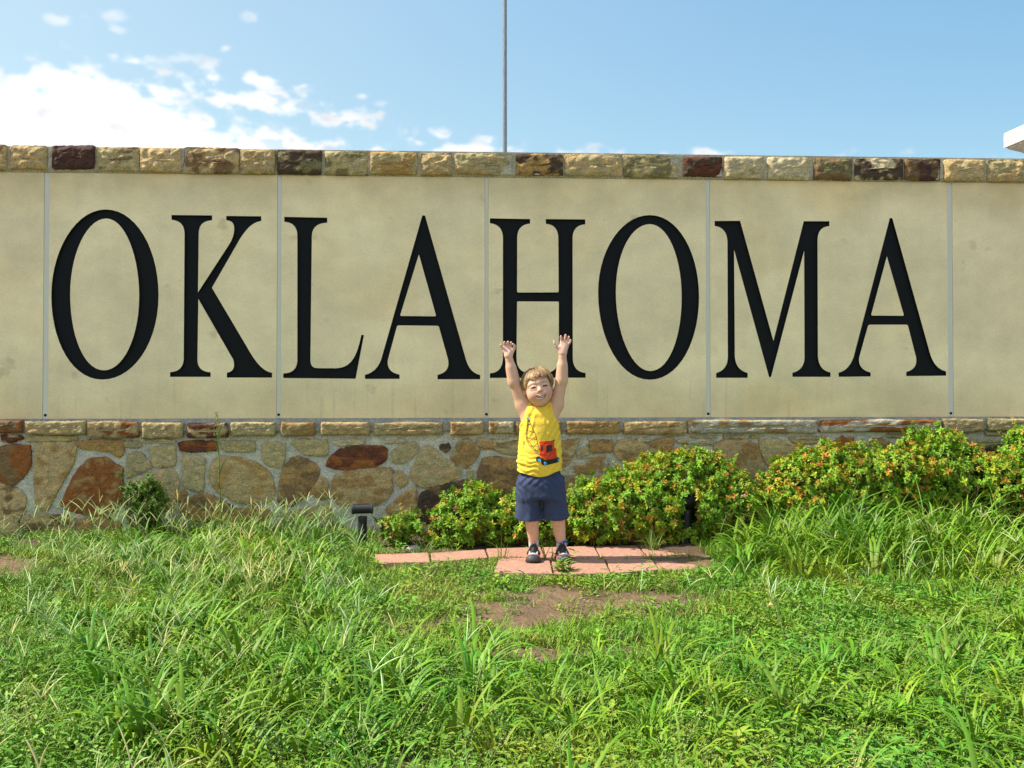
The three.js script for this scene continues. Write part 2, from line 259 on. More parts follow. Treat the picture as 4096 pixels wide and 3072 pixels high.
// ---- stones
const HUE = {
  t: [0.49, 0.350, 0.165], o: [0.43, 0.345, 0.170], p: [0.52, 0.43, 0.255], b: [0.37, 0.22, 0.080], y: [0.42, 0.26, 0.085], r: [0.27, 0.092, 0.018], e: [0.125, 0.038, 0.017], d: [0.075, 0.047, 0.027], m: [0.075, 0.032, 0.022], g: [0.20, 0.17, 0.075], k: [0.20, 0.12, 0.052], w: [0.51, 0.46, 0.33],
};
let stoneSeed = 100;
function stoneGeo(poly, { z0 = -0.02, z1 = 0.02, n = 40, rings = 6, rough = 0.003, facet = 0, hue = 't', patch, at = 0.15, wob = 0.004, round = 7, gain = 1.25, soft = 1 }) {
  const rnd = rngOf(stoneSeed++), sx = rnd() * 50, sy = rnd() * 50;
  const c = new THREE.CatmullRomCurve3(poly.map(([x, y]) => new THREE.Vector3(x, y, 0)), true, 'catmullrom', 0.10);
  const bd = c.getSpacedPoints(n).slice(0, n); for (const q of bd) { q.x += wob * fbm2(q.x * 30 + sx, q.y * 30, 3); q.y += wob * fbm2(q.x * 30 - sx, q.y * 30 + 9, 3); }
  let x0 = 1e9, x1 = -1e9, y0 = 1e9, y1 = -1e9, cx = 0, cy = 0; for (const q of bd) { x0 = Math.min(x0, q.x); x1 = Math.max(x1, q.x); y0 = Math.min(y0, q.y); y1 = Math.max(y1, q.y); cx += q.x / n; cy += q.y / n; }
  const w = x1 - x0, h = y1 - y0, lx = Math.max(0, (w - h) * 0.46), ly = Math.max(0, (h - w) * 0.46);
  const planes = []; for (let i = 0; i < 9; i++) { const a = rnd() * 6.28, s = 0.15 + rnd() * 0.55; planes.push([Math.cos(a) * s, Math.sin(a) * s, 0.2 + rnd() * 0.9, x0 + rnd() * w, y0 + rnd() * h]); }
  const tilt = [(rnd() - 0.5) * 0.03, (rnd() - 0.5) * 0.05];
  const pos = [], col = [], uv = [], idx = [], base = HUE[hue], alt = patch && HUE[patch], tone = gain * (0.9 + rnd() * 0.2);
  const put = (x, y, z) => {
    pos.push(x, y, z); uv.push(x * 2.2 + sx, y * 2.2 + sy);
    const f = fbm2(x * 5.5 + sx, y * 7.5 + sy, 4), v = tone * (1 + 0.20 * soft * fbm2(x * 16 - sy, y * 16 + sx, 3)), s = alt ? smooth(at - 0.09, at + 0.10, f + 0.15) : 0;
    const st = 0.16 * fbm2(x * 5 + sy, y * 14 + sx, 3);
    for (let k = 0; k < 3; k++) col.push(clamp((alt ? lerp(base[k], alt[k], s) : base[k]) * v * (1 + (k === 0 ? 0.25 : k === 2 ? -0.6 : 0) * st), 0.01, 0.8));
  };
  const prof = [[1, z0, 0], [1, 0.35, 0.2], [0.985, 0.62, 0.4], ...Array.from({ length: rings }, (_, i) => { const t = 0.95 * (1 - (i + 0.3) / (rings + 0.3)) ; return [t, 1 - Math.pow(t, round) * 0.35, 1]; })];
  for (const [t, zz, k] of prof) for (const q of bd) {
    const tx = clamp(q.x, cx - lx, cx + lx), ty = clamp(q.y, cy - ly, cy + ly), x = lerp(tx, q.x, t), y = lerp(ty, q.y, t);
    let z = t === 1 && zz === z0 ? z0 : z1 * zz;
    if (k) {
      z += k * (rough * 2 * fbm2(x * 14 + sx, y * 14 + sy, 5) + (x - cx) * tilt[0] + (y - cy) * tilt[1]);
      if (facet) { let m = 1; for (const [a, b, e, px, py] of planes) m = Math.min(m, e + (a * (x - px) + b * (y - py)) / (h * 0.5)); z += k * facet * (m - 0.4 + 0.55 * (0.5 - Math.abs(fbm2(x * 7 + sy, y * 10 + sx, 4)) * 2)); }
    }
    put(x, y, z);
  }
  const R = prof.length;
  for (let r = 0; r < R - 1; r++) for (let i = 0; i < n; i++) { const a = r * n + i, b = r * n + (i + 1) % n, d = a + n, e = b + n; idx.push(a, b, e, a, e, d); }
  // close the middle with a strip between the two halves of the last ring
  const last = (R - 1) * n; for (let i = 1; i < n - 1; i++) idx.push(last, last + i, last + i + 1);
  const ccw = !THREE.ShapeUtils.isClockWise(bd.map((q) => new THREE.Vector2(q.x, q.y))); if (!ccw) for (let i = 0; i < idx.length; i += 3) { const s = idx[i + 1]; idx[i + 1] = idx[i + 2]; idx[i + 2] = s; }
  const g = new THREE.BufferGeometry(); g.setAttribute('position', new THREE.BufferAttribute(new Float32Array(pos), 3)); g.setAttribute('uv', new THREE.BufferAttribute(new Float32Array(uv), 2)); g.setAttribute('color', new THREE.BufferAttribute(new Float32Array(col), 3)); g.setIndex(idx); g.computeVertexNormals(); return g;
}
const boxPoly = (x0, x1, y0, y1, r = 0.006) => [[x0 + r, y0], [(x0 + x1) / 2, y0], [x1 - r, y0], [x1, y0 + r], [x1, (y0 + y1) / 2], [x1, y1 - r], [x1 - r, y1], [(x0 + x1) / 2, y1], [x0 + r, y1], [x0, y1 - r], [x0, (y0 + y1) / 2], [x0, y0 + r]];
const jit = rngOf(5);
function capstone(x0, x1, y0, y1, hue, patch, at) {
  const a = 0.006, p = boxPoly(x0 - 0.003, x1 + 0.003, y0 - 0.004, y1 + 0.002, 0.007).map(([x, y]) => [x + (jit() - 0.5) * a, y + (jit() - 0.5) * a]);
  part('capstone', stoneGeo(p, { z0: -0.16, z1: 0.040, n: 64, rings: 9, rough: 0.004, facet: 0.014, hue, patch, at, wob: 0.005, round: 5, gain: 1.28, soft: 0.5 }), M.rough, wall);
}
// the coping, from left to right: edges in pixels, top, bottom, colours
const COPE = [[-40, 14, 576, 676, 'k', 't'], [32, 178, 581, 672, 't'], [202, 368, 580, 671, 'm'], [378, 548, 585, 678, 'o', 'k', 0.42], [557, 718, 590, 682, 't'], [730, 949, 588, 688, 'k', 't', 0.1], [958, 1093, 595, 690, 't'], [1105, 1282, 597, 691, 'd', 'g', 0.25],
  [1298, 1466, 604, 693, 'o', 'g', 0.25], [1481, 1665, 608, 692, 'y', 'o', 0.2], [1683, 1805, 611, 695, 't'], [1819, 2048, 613, 692, 'o', 't', 0.2], [2065, 2252, 616, 696, 'y', 'd', 0.2], [2263, 2491, 617, 697, 't', 'o', 0.2], [2497, 2719, 620, 704, 'g', 'o', 0.22], [2738, 2892, 627, 702, 'e', 'd', 0.3],
  [2904, 3055, 625, 711, 'p'], [3078, 3242, 629, 715, 'p'], [3263, 3414, 631, 715, 'g', 'k', 0.1], [3429, 3619, 633, 715, 'd', 'p', 0.2], [3627, 3768, 635, 717, 'm', 'k', 0.2], [3787, 3946, 637, 719, 't', 'o', 0.2], [3960, 4118, 638, 721, 'o', 't', 0.25]];
for (const [a, b, t, u, hue, patch, at] of COPE) { const x0 = alongOf(a, 0.03), x1 = alongOf(b, 0.03), m = (a + b) / 2; capstone(x0, x1, onWall(m, u, 0.035).y, onWall(m, t, 0.035).y, hue, patch, at); }
const extra = rngOf(9), HUES = 'ttogkbtpo';
for (let x = alongOf(-44, 0.03); x > START + 0.1;) { const w = 0.2 + extra() * 0.13; capstone(Math.max(START, x - w), x - 0.015, PTOP + 0.024, CAPTOP, HUES[Math.floor(extra() * 9)]); x -= w; }
for (let x = alongOf(4126, 0.03); x < END - 0.1;) { const w = 0.2 + extra() * 0.1; capstone(x + 0.015, Math.min(END, x + w), PTOP + 0.024, CAPTOP, HUES[Math.floor(extra() * 9)]); x += w; }
// the projecting course under the panels
function ledge(x0, x1, y0, y1, hue, patch, at) { const p = boxPoly(x0 - 0.004, x1 + 0.004, y0 - 0.005, y1 + 0.004, 0.005).map(([x, y]) => [x + (jit() - 0.5) * 0.008, y + (jit() - 0.5) * 0.008]); part('ledge_stone', stoneGeo(p, { z0: -0.05, z1: 0.044, n: 60, rings: 5, rough: 0.003, facet: 0.004, hue, patch, at, round: 12, gain: 1.05 }), M.stone, wall); }
const LEDGE = [[-60, 87, 1684, 1730, 'k', 'r', 0.2], [100, 342, 1685, 1737, 't', 'o', 0.2], [349, 549, 1688, 1748, 't', 'r', 0.3], [568, 730, 1692, 1751, 't', 'o', 0.25], [749, 906, 1693, 1748, 'e', 't', 0.2], [924, 1099, 1692, 1742, 'o', 't', 0.2], [1126, 1258, 1692, 1742, 'b', 't', 0.15], [1284, 1475, 1691, 1739, 't'], [1494, 1769, 1692, 1738, 't', 'o', 0.2],
  [1803, 1933, 1690, 1737, 't', 'b', 0.28], [1956, 2053, 1690, 1734, 'p', 'b', 0.35], [2066, 2245, 1690, 1736, 'b'], [2269, 2481, 1689, 1733, 'y', 'b', 0.2], [2499, 2748, 1689, 1734, 't', 'b', 0.25], [2756, 3271, 1685, 1731, 'w', 'b', 0.33], [3282, 3766, 1682, 1726, 'r', 'w', 0.14], [3773, 3935, 1678, 1727, 'o', 't', 0.2], [3956, 4112, 1677, 1722, 'o']];
for (const [a, b, t, u, hue, patch, at] of LEDGE) { const m = (a + b) / 2; ledge(alongOf(a, 0.04), alongOf(b, 0.04), onWall(m, u, 0.04).y, onWall(m, t, 0.04).y, hue, patch, at); }
for (let x = alongOf(-66, 0.04); x > START + 0.1;) { const w = 0.22 + extra() * 0.2; ledge(Math.max(START, x - w), x - 0.018, PBOT - 0.08, PBOT - 0.014, HUES[Math.floor(extra() * 9)]); x -= w; }
for (let x = alongOf(4122, 0.04); x < END - 0.1;) { const w = 0.25; ledge(x + 0.018, Math.min(END, x + w), PBOT - 0.08, PBOT - 0.014, HUES[Math.floor(extra() * 9)]); x += w; }
// the rubble: outlines measured in five enlargements
const BASE = { a: [0, 0.4069], b: [800, 0.4069], c: [1500, 0.4069], d: [2300, 0.4069], e: [3100, 0.4503] };
const polys = [];
function rubble(view, text, hue, patch, at) {
  const [ox, k] = BASE[view], v = text.split(' ').map((s) => { const [x, y] = s.split(',').map(Number), q = onWall(ox + x * k, 1640 + y * k, 0.012); return [q.x, q.y]; });
  { const c = v.reduce((a, q) => [a[0] + q[0] / v.length, a[1] + q[1] / v.length], [0, 0]); for (const q of v) { const dx = q[0] - c[0], dy = q[1] - c[1], l = Math.hypot(dx, dy), k = (l + 0.0065) / l; q[0] = c[0] + dx * k; q[1] = Math.min(c[1] + dy * k, PBOT - 0.088); } }
  polys.push(v);
  const xs = v.map((q) => q[0]), big = Math.max(...xs) - Math.min(...xs);
  part('stone', stoneGeo(v, { z0: -0.03, z1: 0.014, n: big > 0.2 ? 64 : 40, rings: big > 0.2 ? 8 : 5, rough: 0.0035, facet: 0.0012, hue, patch, at, wob: 0.008, round: 8 }), M.stone, wall);
}
rubble('a', '20,250 130,245 215,265 210,290 100,315 20,305', 'e', 't', 0.25); rubble('a', '250,262 470,255 480,310 270,315', 'o'); rubble('a', '500,255 735,262 745,300 500,308', 'o');
rubble('a', '0,360 90,345 285,355 290,560 235,640 130,740 0,700 -120,640 -130,420', 'k', 'r', 0.2); rubble('a', '340,330 700,320 740,345 735,420 700,560 620,680 560,800 480,960 420,990 350,960 335,700', 't', 'b', 0.4);
rubble('a', '740,310 900,295 1200,295 1215,400 1160,470 1060,415 800,380 760,345', 'b', 'y', 0.25); rubble('a', '1220,310 1370,310 1380,365 1240,370', 'o'); rubble('a', '1385,305 1570,290 1720,300 1700,325 1420,325', 'p');
rubble('a', '880,480 1030,470 1120,530 1195,570 1190,900 1150,960 1060,1050 840,1030 680,990 590,930 640,820 720,660 790,560', 'r', 'b', 0.33); rubble('a', '1260,430 1370,415 1470,520 1480,575 1245,670 1245,500', 'o'); rubble('a', '1460,370 1710,350 1720,540 1560,560 1500,550 1480,450', 'o');
rubble('a', '1755,320 1850,305 2110,305 2120,400 1900,412 1770,400', 'e', 'r', 0.2); rubble('a', '1240,750 1330,690 1500,620 1650,580 1720,610 1750,720 1720,900 1690,960 1500,1000 1300,960 1240,850', 't', 'o', 0.2); rubble('a', '1790,450 1900,455 2010,480 2000,600 1990,800 1900,790 1800,740', 'o');
rubble('a', '1740,830 1800,790 1840,830 1790,900 1735,900', 'b'); rubble('a', '1780,960 1850,880 1980,820 2100,850 2300,960 2420,1050 2000,1100 1780,1050', 'b', 'k', 0.2); rubble('a', '-150,700 0,730 100,750 200,800 245,870 230,1000 180,1060 160,1270 0,1290 -150,1270', 't', 'k', 0.35);
rubble('a', '230,1060 330,1020 600,1040 720,1070 720,1200 640,1260 250,1260 200,1180', 't', 'k', 0.2); rubble('a', '760,1080 1000,1060 1180,1100 1180,1250 800,1250', 'b');
rubble('b', '100,560 160,470 250,455 430,480 560,530 680,620 720,720 730,830 690,900 500,930 330,890 150,790 90,680', 't', 'y', 0.3); rubble('b', '215,310 520,305 530,410 240,410', 'o'); rubble('b', '620,330 740,320 830,340 830,480 790,560 720,565 650,530 610,480', 'o'); rubble('b', '890,330 960,290 1240,300 1250,400 1230,450 1050,440 980,400', 'o');
rubble('b', '890,480 960,460 1080,500 1160,570 1170,620 1100,760 1000,880 900,950 800,940 760,880 790,680 830,560', 'b', 'k', 0.2); rubble('b', '1240,550 1270,470 1370,390 1480,365 1780,350 1835,390 1825,500 1700,560 1400,590', 'e', 'r', 0.25); rubble('b', '1310,310 1500,290 1620,305 1580,340 1370,355', 'p'); rubble('b', '1300,700 1330,640 1480,605 1870,570 1885,600 1885,800 1830,870 1720,940 1560,950 1350,920 1310,850', 't', 'b', 0.22);
rubble('b', '1090,810 1180,660 1250,700 1260,850 1190,880', 'b', 't', 0.2); rubble('b', '1890,400 2000,350 2100,310 2150,370 2090,460 1990,520 1895,510', 'o'); rubble('b', '1920,600 1975,610 2040,680 2030,720 1970,765 1930,720', 't'); rubble('b', '1830,970 1960,860 2050,790 2120,755 2125,900 2090,1090 1900,1080', 'b', 't', 0.2);
rubble('b', '1800,310 1990,290 2000,320 1820,325', 'p'); rubble('b', '790,1010 960,990 1240,920 1300,1040 1200,1100 820,1100', 't'); rubble('b', '160,980 600,960 700,1010 640,1110 200,1110', 'b');
rubble('c', '370,580 430,440 500,360 560,360 640,450 760,530 850,600 830,660 640,730 500,760 410,730 345,640', 'o', 't', 0.3); rubble('c', '450,830 560,770 740,720 890,690 895,740 760,900 620,1000 560,1110 420,1110 430,930', 'd', 'k', 0.3); rubble('c', '640,350 720,330 740,370 700,410 650,390', 'k', 'd', 0.2); rubble('c', '760,430 830,310 920,290 1030,390 1010,450 910,570 830,550 750,480', 'b', 'o', 0.2);
rubble('c', '1010,280 1180,290 1190,350 1090,385 1010,350', 'b', 't', 0.2); rubble('c', '1060,480 1200,460 1400,490 1480,560 1480,800 1200,840 1000,760 1020,600', 'b', 'k', 0.2); rubble('c', '1160,370 1390,310 1420,320 1420,450 1250,420', 'o', 'b', 0.3); rubble('c', '900,610 960,595 955,650 920,690', 'o'); rubble('c', '1200,300 1380,260 1400,290 1220,330', 'p');
rubble('c', '1600,330 2010,290 1940,450 1860,500 1600,500', 'b', 't', 0.2); rubble('c', '1560,560 1960,505 2170,470 2266,455 2320,600 2320,690 2170,790 1900,830 1560,800', 'b', 'w', 0.3); rubble('c', '2000,410 2090,340 2100,430 2000,470', 'o'); rubble('c', '960,900 1200,880 1480,860 1900,870 2000,1000 1500,1080 1000,1060', 't');
rubble('d', '150,300 370,300 350,410 170,420', 'b', 'k', 0.3); rubble('d', '390,400 420,300 560,285 680,330 830,410 870,470 700,540 520,540 430,480', 'b', 't', 0.1); rubble('d', '740,330 820,285 970,275 960,370 880,440 800,380', 'b'); rubble('d', '610,275 720,280 740,315 640,310', 'p'); rubble('d', '1000,300 1110,280 1120,330 1030,320', 'o'); rubble('d', '1160,325 1360,305 1350,340 1190,350', 'o');
rubble('d', '950,400 1080,345 1150,370 1210,470 1000,480', 'o'); rubble('d', '1370,350 1450,300 1700,300 1790,340 1850,500 1880,720 1700,780 1450,600 1380,450', 'b', 't', 0.12); rubble('d', '1820,300 2000,285 2200,350 2450,400 2450,560 2200,640 1980,670 1930,600 1830,400', 't', 'o', 0.2); rubble('d', '900,235 1040,225 1040,250 900,255', 'o'); rubble('d', '1150,250 1400,255 1380,275 1160,275', 'o'); rubble('d', '1470,250 1660,250 1660,280 1480,285', 'o'); rubble('d', '1740,250 1820,255 1810,275 1740,275', 'o');
rubble('e', '140,240 460,235 465,285 280,300 150,280', 'o'); rubble('e', '500,300 600,240 700,250 690,300 610,385 500,385', 'r', 'b', 0.25); rubble('e', '690,330 780,260 830,290 820,360 690,370', 't'); rubble('e', '850,300 880,255 950,255 1040,300 1000,350 860,370', 'b'); rubble('e', '1120,260 1340,250 1360,290 1300,330 1130,320', 'o'); rubble('e', '1520,240 1680,250 1680,330 1560,340', 'b'); rubble('e', '1730,260 2050,270 2040,300 1800,330', 'o'); rubble('e', '1870,350 2100,310 2120,400 1900,430', 'd'); rubble('e', '1010,220 1400,205 1400,230 1030,245', 'o'); rubble('e', '1880,190 2100,190 2100,220 1890,225', 'o');
// the rest, behind the plants and past both edges of the picture
{
  const inside = (x, y) => polys.some((v) => { let c = false; for (let i = 0, j = v.length - 1; i < v.length; j = i++) { const [xi, yi] = v[i], [xj, yj] = v[j]; if ((yi > y) !== (yj > y) && x < ((xj - xi) * (y - yi)) / (yj - yi) + xi) c = !c; } return c; });
  let row = 0;
  for (let y = -0.1; y < PBOT - 0.16; y += 0.155, row++) for (let x = START + 0.1 + (row % 2) * 0.12; x < END - 0.12; x += 0.25) {
    const cx = x + (extra() - 0.5) * 0.08, cy = y + 0.06 + (extra() - 0.5) * 0.04, v = [], a0 = extra() * 6, ok = [];
    for (let i = 0; i < 8; i++) { const a = a0 + i * 0.785, r = 0.085 + extra() * 0.03; v.push([cx + Math.cos(a) * r * 1.25, Math.min(cy + Math.sin(a) * r * 0.8, PBOT - 0.1)]); ok.push(!inside(cx + Math.cos(a) * r * 1.4, cy + Math.sin(a) * r * 0.95)); }
    if (ok.every(Boolean) && !inside(cx, cy)) part('stone', stoneGeo(v, { z0: -0.03, z1: 0.013, n: 30, rings: 3, rough: 0.003, hue: HUES[Math.floor(extra() * 9)], wob: 0.01, round: 8 }), M.stone, wall);
  }
}

// ---------------------------------------------------------------- pillar at the right end, flagpole behind
{
  const c = atDepth(4015 * 0.54, 533 * 0.54, 6.75), pillar = thing('stone_pillar', 'square stone pillar with white limestone cap at the right end of the wall', 'pillar', [c.x, 0, c.z], YAW);
  const white = std({ color: rgb(0.84, 0.79, 0.72), map: TX.stone, roughness: 0.85, bumpMap: TX.grain, bumpScale: 0.002 });
  const W = 1.15, top = c.y, cap = new THREE.Group();
  // profile of the cap from under the cove up to its top, swept round four sides
  const prof = [[0.17, -0.30], [0.17, -0.27], [0.155, -0.235], [0.125, -0.195], [0.08, -0.155], [0.03, -0.125], [0.018, -0.118], [0.018, -0.108], [0.0, -0.106], [-0.0, -0.006], [0.006, 0], [0.5, 0.03]];
  const v = []; const corner = (k, i, h) => [[i, h, -i], [W - i, h, -i], [W - i, h, -W + i], [i, h, -W + i]][k];
  for (let s = 0; s < prof.length - 1; s++) for (let k = 0; k < 4; k++) { const [a, b, d, e] = [corner(k, ...prof[s]), corner((k + 1) % 4, ...prof[s]), corner((k + 1) % 4, ...prof[s + 1]), corner(k, ...prof[s + 1])]; v.push(...a, ...b, ...d, ...a, ...d, ...e); }
  const g = new THREE.BufferGeometry(); g.setAttribute('position', new THREE.BufferAttribute(new Float32Array(v), 3)); g.translate(0, top, W); g.computeVertexNormals();
  part('cap', metricUV(g), white, pillar);
  part('shaft', metricUV(boxAt(0.19, W - 0.19, -0.3, top - 0.29, 0.19, W - 0.19)), M.mortar, pillar);
}
{
  const p = atDepth(1090.5, 300, 22), pole = thing('flagpole', 'slender grey metal flagpole rising behind the sign wall', 'flagpole', [p.x, -0.06, p.z]);
  const metal = std({ color: rgb(0.36, 0.39, 0.41), metalness: 0.55, roughness: 0.42, map: TX.stone });
  const seg = [[0, 3.2, 0.062, 0.060], [3.2, 5.9, 0.0585, 0.056], [5.9, 10, 0.0545, 0.050]];
  for (const [a, b, r0, r1] of seg) { const g = new THREE.CylinderGeometry(r1 * 0.94, r0 * 0.94, b - a, 28, 1); g.translate(0, (a + b) / 2, 0); part('tube', g, metal, pole); }
  for (const y of [3.2, 5.9]) { const g = new THREE.CylinderGeometry(0.0565, 0.0572, 0.03, 28); g.translate(0, y, 0); part('sleeve', g, metal, pole); }
  const f = new THREE.CylinderGeometry(0.12, 0.14, 0.06, 28); f.translate(0, 0.03, 0); part('base_plate', f, metal, pole);
  const ball = new THREE.SphereGeometry(0.08, 20, 14); ball.translate(0, 10.07, 0); part('finial', ball, metal, pole);
}
// ---------------------------------------------------------------- ground, pavers
const groundH = (x, z) => {
  const front = smooth(-0.05, 0.35, z), wallZ = wall.position.z - Math.tan(YAW) * x;
  return -0.017 - 0.020 * front + 0.014 * fbm2(x * 1.6, z * 1.6, 3) + 0.006 * fbm2(x * 7, z * 7, 3) + 0.03 * smooth(0.25, 1.3, x) * smooth(0.9, -0.3, z) + 0.02 * smooth(-0.6, -1.6, x) * smooth(0.9, -0.1, z) * smooth(-0.75, -0.3, z);
};
{
  const axis = (lo, hi, step, far) => { const v = []; for (let a = lo; a <= hi + 1e-6; a += step) v.push(a); for (let d = step * 2, p = hi; p < far; d *= 1.6) { p += d; v.push(p); } for (let d = step * 2, p = lo; p > -far; d *= 1.6) { p -= d; v.unshift(p); } return v; };
  const xs = axis(-4.2, 4.2, 0.05, 3000), zs = axis(-1.2, 3.6, 0.04, 3000), pos = [], uv = [], col = [], idx = [];
  for (const z of zs) for (const x of xs) {
    const near = smooth(14, 5, Math.hypot(x, z - 1)), h = near > 0 ? lerp(-0.05, groundH(x, z), near) : -0.05; pos.push(x, h, z); uv.push(x / 1.1, z / 1.1);
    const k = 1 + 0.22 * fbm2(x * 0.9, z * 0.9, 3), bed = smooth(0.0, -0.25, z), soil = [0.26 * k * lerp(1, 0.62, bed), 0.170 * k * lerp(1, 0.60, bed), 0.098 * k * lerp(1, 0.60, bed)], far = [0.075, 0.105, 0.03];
    col.push(...soil.map((s, i) => lerp(far[i], s, near)));
  }
  const n = xs.length; for (let j = 0; j < zs.length - 1; j++) for (let i = 0; i < n - 1; i++) { const a = j * n + i; idx.push(a, a + n, a + 1, a + 1, a + n, a + n + 1); }
  const g = new THREE.BufferGeometry(); g.setAttribute('position', new THREE.BufferAttribute(new Float32Array(pos), 3)); g.setAttribute('uv', new THREE.BufferAttribute(new Float32Array(uv), 2)); g.setAttribute('color', new THREE.BufferAttribute(new Float32Array(col), 3)); g.setIndex(idx); g.computeVertexNormals();
  const m = part('ground', g, std({ map: TX.soil, vertexColors: true, roughness: 1, bumpMap: TX.soilBump, bumpScale: 0.02 }), scene);
  tag(m, 'bare brown soil ground under the grass', null, null, 'structure');
}
const pavers = [];   // outlines on the ground, kept for the planting
{
  const path = new THREE.Group(); path.name = numbered('paver_edging'); scene.add(path); tag(path, 'curved edging of reddish square concrete pavers the child stands on', null, null, 'structure');
  const mats = [0.96, 1.04, 1.0].map((k, i) => std({ color: rgb(0.60 * k, 0.312 * k, 0.218 * (1 + (i - 1) * 0.03) * k), map: TX.stone, roughness: 0.92, bumpMap: TX.grain, bumpScale: 0.0025 }));
  // corners in an enlargement of the photograph: back edge left to right, then front edge right to left
  const G = (x, y) => onGround((1400 + x * 0.7007) * 0.54, (2020 + y * 0.7007) * 0.54);
  const slab = (text, k) => {
    const pts = text.split(' ').map((s) => { const [x, y] = s.split(',').map(Number), q = G(x, y); return new THREE.Vector2(q.x, q.z); });
    pavers.push(pts);
    const c = pts.reduce((a, q) => a.add(q), new THREE.Vector2()).multiplyScalar(1 / pts.length);
    const sh = new THREE.Shape(pts.map((q) => { const d = q.clone().sub(c); d.multiplyScalar(1 - 0.0035 / d.length()); return new THREE.Vector2(c.x + d.x, -(c.y + d.y)); }));
    const g = new THREE.ExtrudeGeometry(sh, { depth: 0.05, bevelEnabled: true, bevelThickness: 0.006, bevelSize: 0.005, bevelOffset: -0.005, bevelSegments: 3, curveSegments: 4 });
    g.rotateX(-Math.PI / 2); g.translate(0, -0.056, 0); metricUV(g, 3, k * 0.37, k * 0.71);
    const m = part('paver', g, mats[k % 3], path); const r = rngOf(k + 40); m.position.y = (r() - 0.5) * 0.008 - 0.002; m.rotation.z = (r() - 0.5) * 0.012; return m;
  };
  slab('140,282 452,271 460,324 146,329', 1); slab('458,271 770,251 790,297 466,323', 2); slab('776,250 1090,240 1120,298 796,297', 3); slab('1094,240 1394,231 1432,303 1124,298', 4);
  slab('1398,231 1640,226 1700,296 1438,303', 5); slab('1644,226 1870,224 1935,292 1706,296', 6); slab('1875,224 2010,240 2068,300 1940,292', 7);
  slab('852,301 1140,301 1160,390 818,384', 8); slab('1146,301 1452,306 1490,383 1166,391', 9); slab('1458,306 1720,300 1770,362 1496,383', 10); slab('1726,300 1945,296 2000,352 1776,361', 11); slab('1950,296 2070,304 2095,347 2006,352', 12);
}
// ---------------------------------------------------------------- the child
// signed distances meshed by surface nets: f(x, y, z) < 0 inside
function surfaceNet(f, lo, hi, cell, color, creaseUV) {
  const nx = Math.ceil((hi[0] - lo[0]) / cell) + 1, ny = Math.ceil((hi[1] - lo[1]) / cell) + 1, nz = Math.ceil((hi[2] - lo[2]) / cell) + 1;
  const v = new Float32Array(nx * ny * nz), at = (i, j, k) => (k * ny + j) * nx + i;
  for (let k = 0; k < nz; k++) for (let j = 0; j < ny; j++) for (let i = 0; i < nx; i++) v[at(i, j, k)] = f(lo[0] + i * cell, lo[1] + j * cell, lo[2] + k * cell);
  const id = new Int32Array(nx * ny * nz).fill(-1), pos = [], idx = [];
  const C = [[0, 0, 0], [1, 0, 0], [0, 1, 0], [1, 1, 0], [0, 0, 1], [1, 0, 1], [0, 1, 1], [1, 1, 1]], E = [[0, 1], [2, 3], [4, 5], [6, 7], [0, 2], [1, 3], [4, 6], [5, 7], [0, 4], [1, 5], [2, 6], [3, 7]];
  for (let k = 0; k < nz - 1; k++) for (let j = 0; j < ny - 1; j++) for (let i = 0; i < nx - 1; i++) {
    let m = 0; const g = []; for (let c = 0; c < 8; c++) { const q = v[at(i + C[c][0], j + C[c][1], k + C[c][2])]; g.push(q); if (q < 0) m |= 1 << c; }
    if (m === 0 || m === 255) continue;
    let x = 0, y = 0, z = 0, n = 0;
    for (const [a, b] of E) if ((g[a] < 0) !== (g[b] < 0)) { const t = g[a] / (g[a] - g[b]); x += lerp(C[a][0], C[b][0], t); y += lerp(C[a][1], C[b][1], t); z += lerp(C[a][2], C[b][2], t); n++; }
    id[at(i, j, k)] = pos.length / 3; pos.push(lo[0] + (i + x / n) * cell, lo[1] + (j + y / n) * cell, lo[2] + (k + z / n) * cell);
  }
  const quad = (a, b, c, d, flip) => { if (a < 0 || b < 0 || c < 0 || d < 0) return; flip ? idx.push(a, c, b, a, d, c) : idx.push(a, b, c, a, c, d); };
  for (let k = 1; k < nz - 1; k++) for (let j = 1; j < ny - 1; j++) for (let i = 1; i < nx - 1; i++) {
    const s = v[at(i, j, k)] < 0;
    if (s !== v[at(i + 1, j, k)] < 0) quad(id[at(i, j - 1, k - 1)], id[at(i, j, k - 1)], id[at(i, j, k)], id[at(i, j - 1, k)], !s);
    if (s !== v[at(i, j + 1, k)] < 0) quad(id[at(i - 1, j, k - 1)], id[at(i - 1, j, k)], id[at(i, j, k)], id[at(i, j, k - 1)], !s);
    if (s !== v[at(i, j, k + 1)] < 0) quad(id[at(i - 1, j - 1, k)], id[at(i, j - 1, k)], id[at(i, j, k)], id[at(i - 1, j, k)], !s);
  }
  const N = new Float32Array(pos.length), e = cell * 0.5, col = color && new Float32Array(pos.length);
  for (let i = 0; i < pos.length; i += 3) {
    const [x, y, z] = [pos[i], pos[i + 1], pos[i + 2]]; let a = f(x + e, y, z) - f(x - e, y, z), b = f(x, y + e, z) - f(x, y - e, z), c = f(x, y, z + e) - f(x, y, z - e); const l = Math.hypot(a, b, c) || 1; a /= l; b /= l; c /= l;
    N[i] = a; N[i + 1] = b; N[i + 2] = c; if (color) { const q = color(x, y, z, a, b, c); col[i] = q[0]; col[i + 1] = q[1]; col[i + 2] = q[2]; }
  }
  const g = new THREE.BufferGeometry(); g.setAttribute('position', new THREE.BufferAttribute(new Float32Array(pos), 3)); g.setAttribute('normal', new THREE.BufferAttribute(N, 3)); if (color) g.setAttribute('color', new THREE.BufferAttribute(col, 3)); g.setIndex(idx); return g;
}
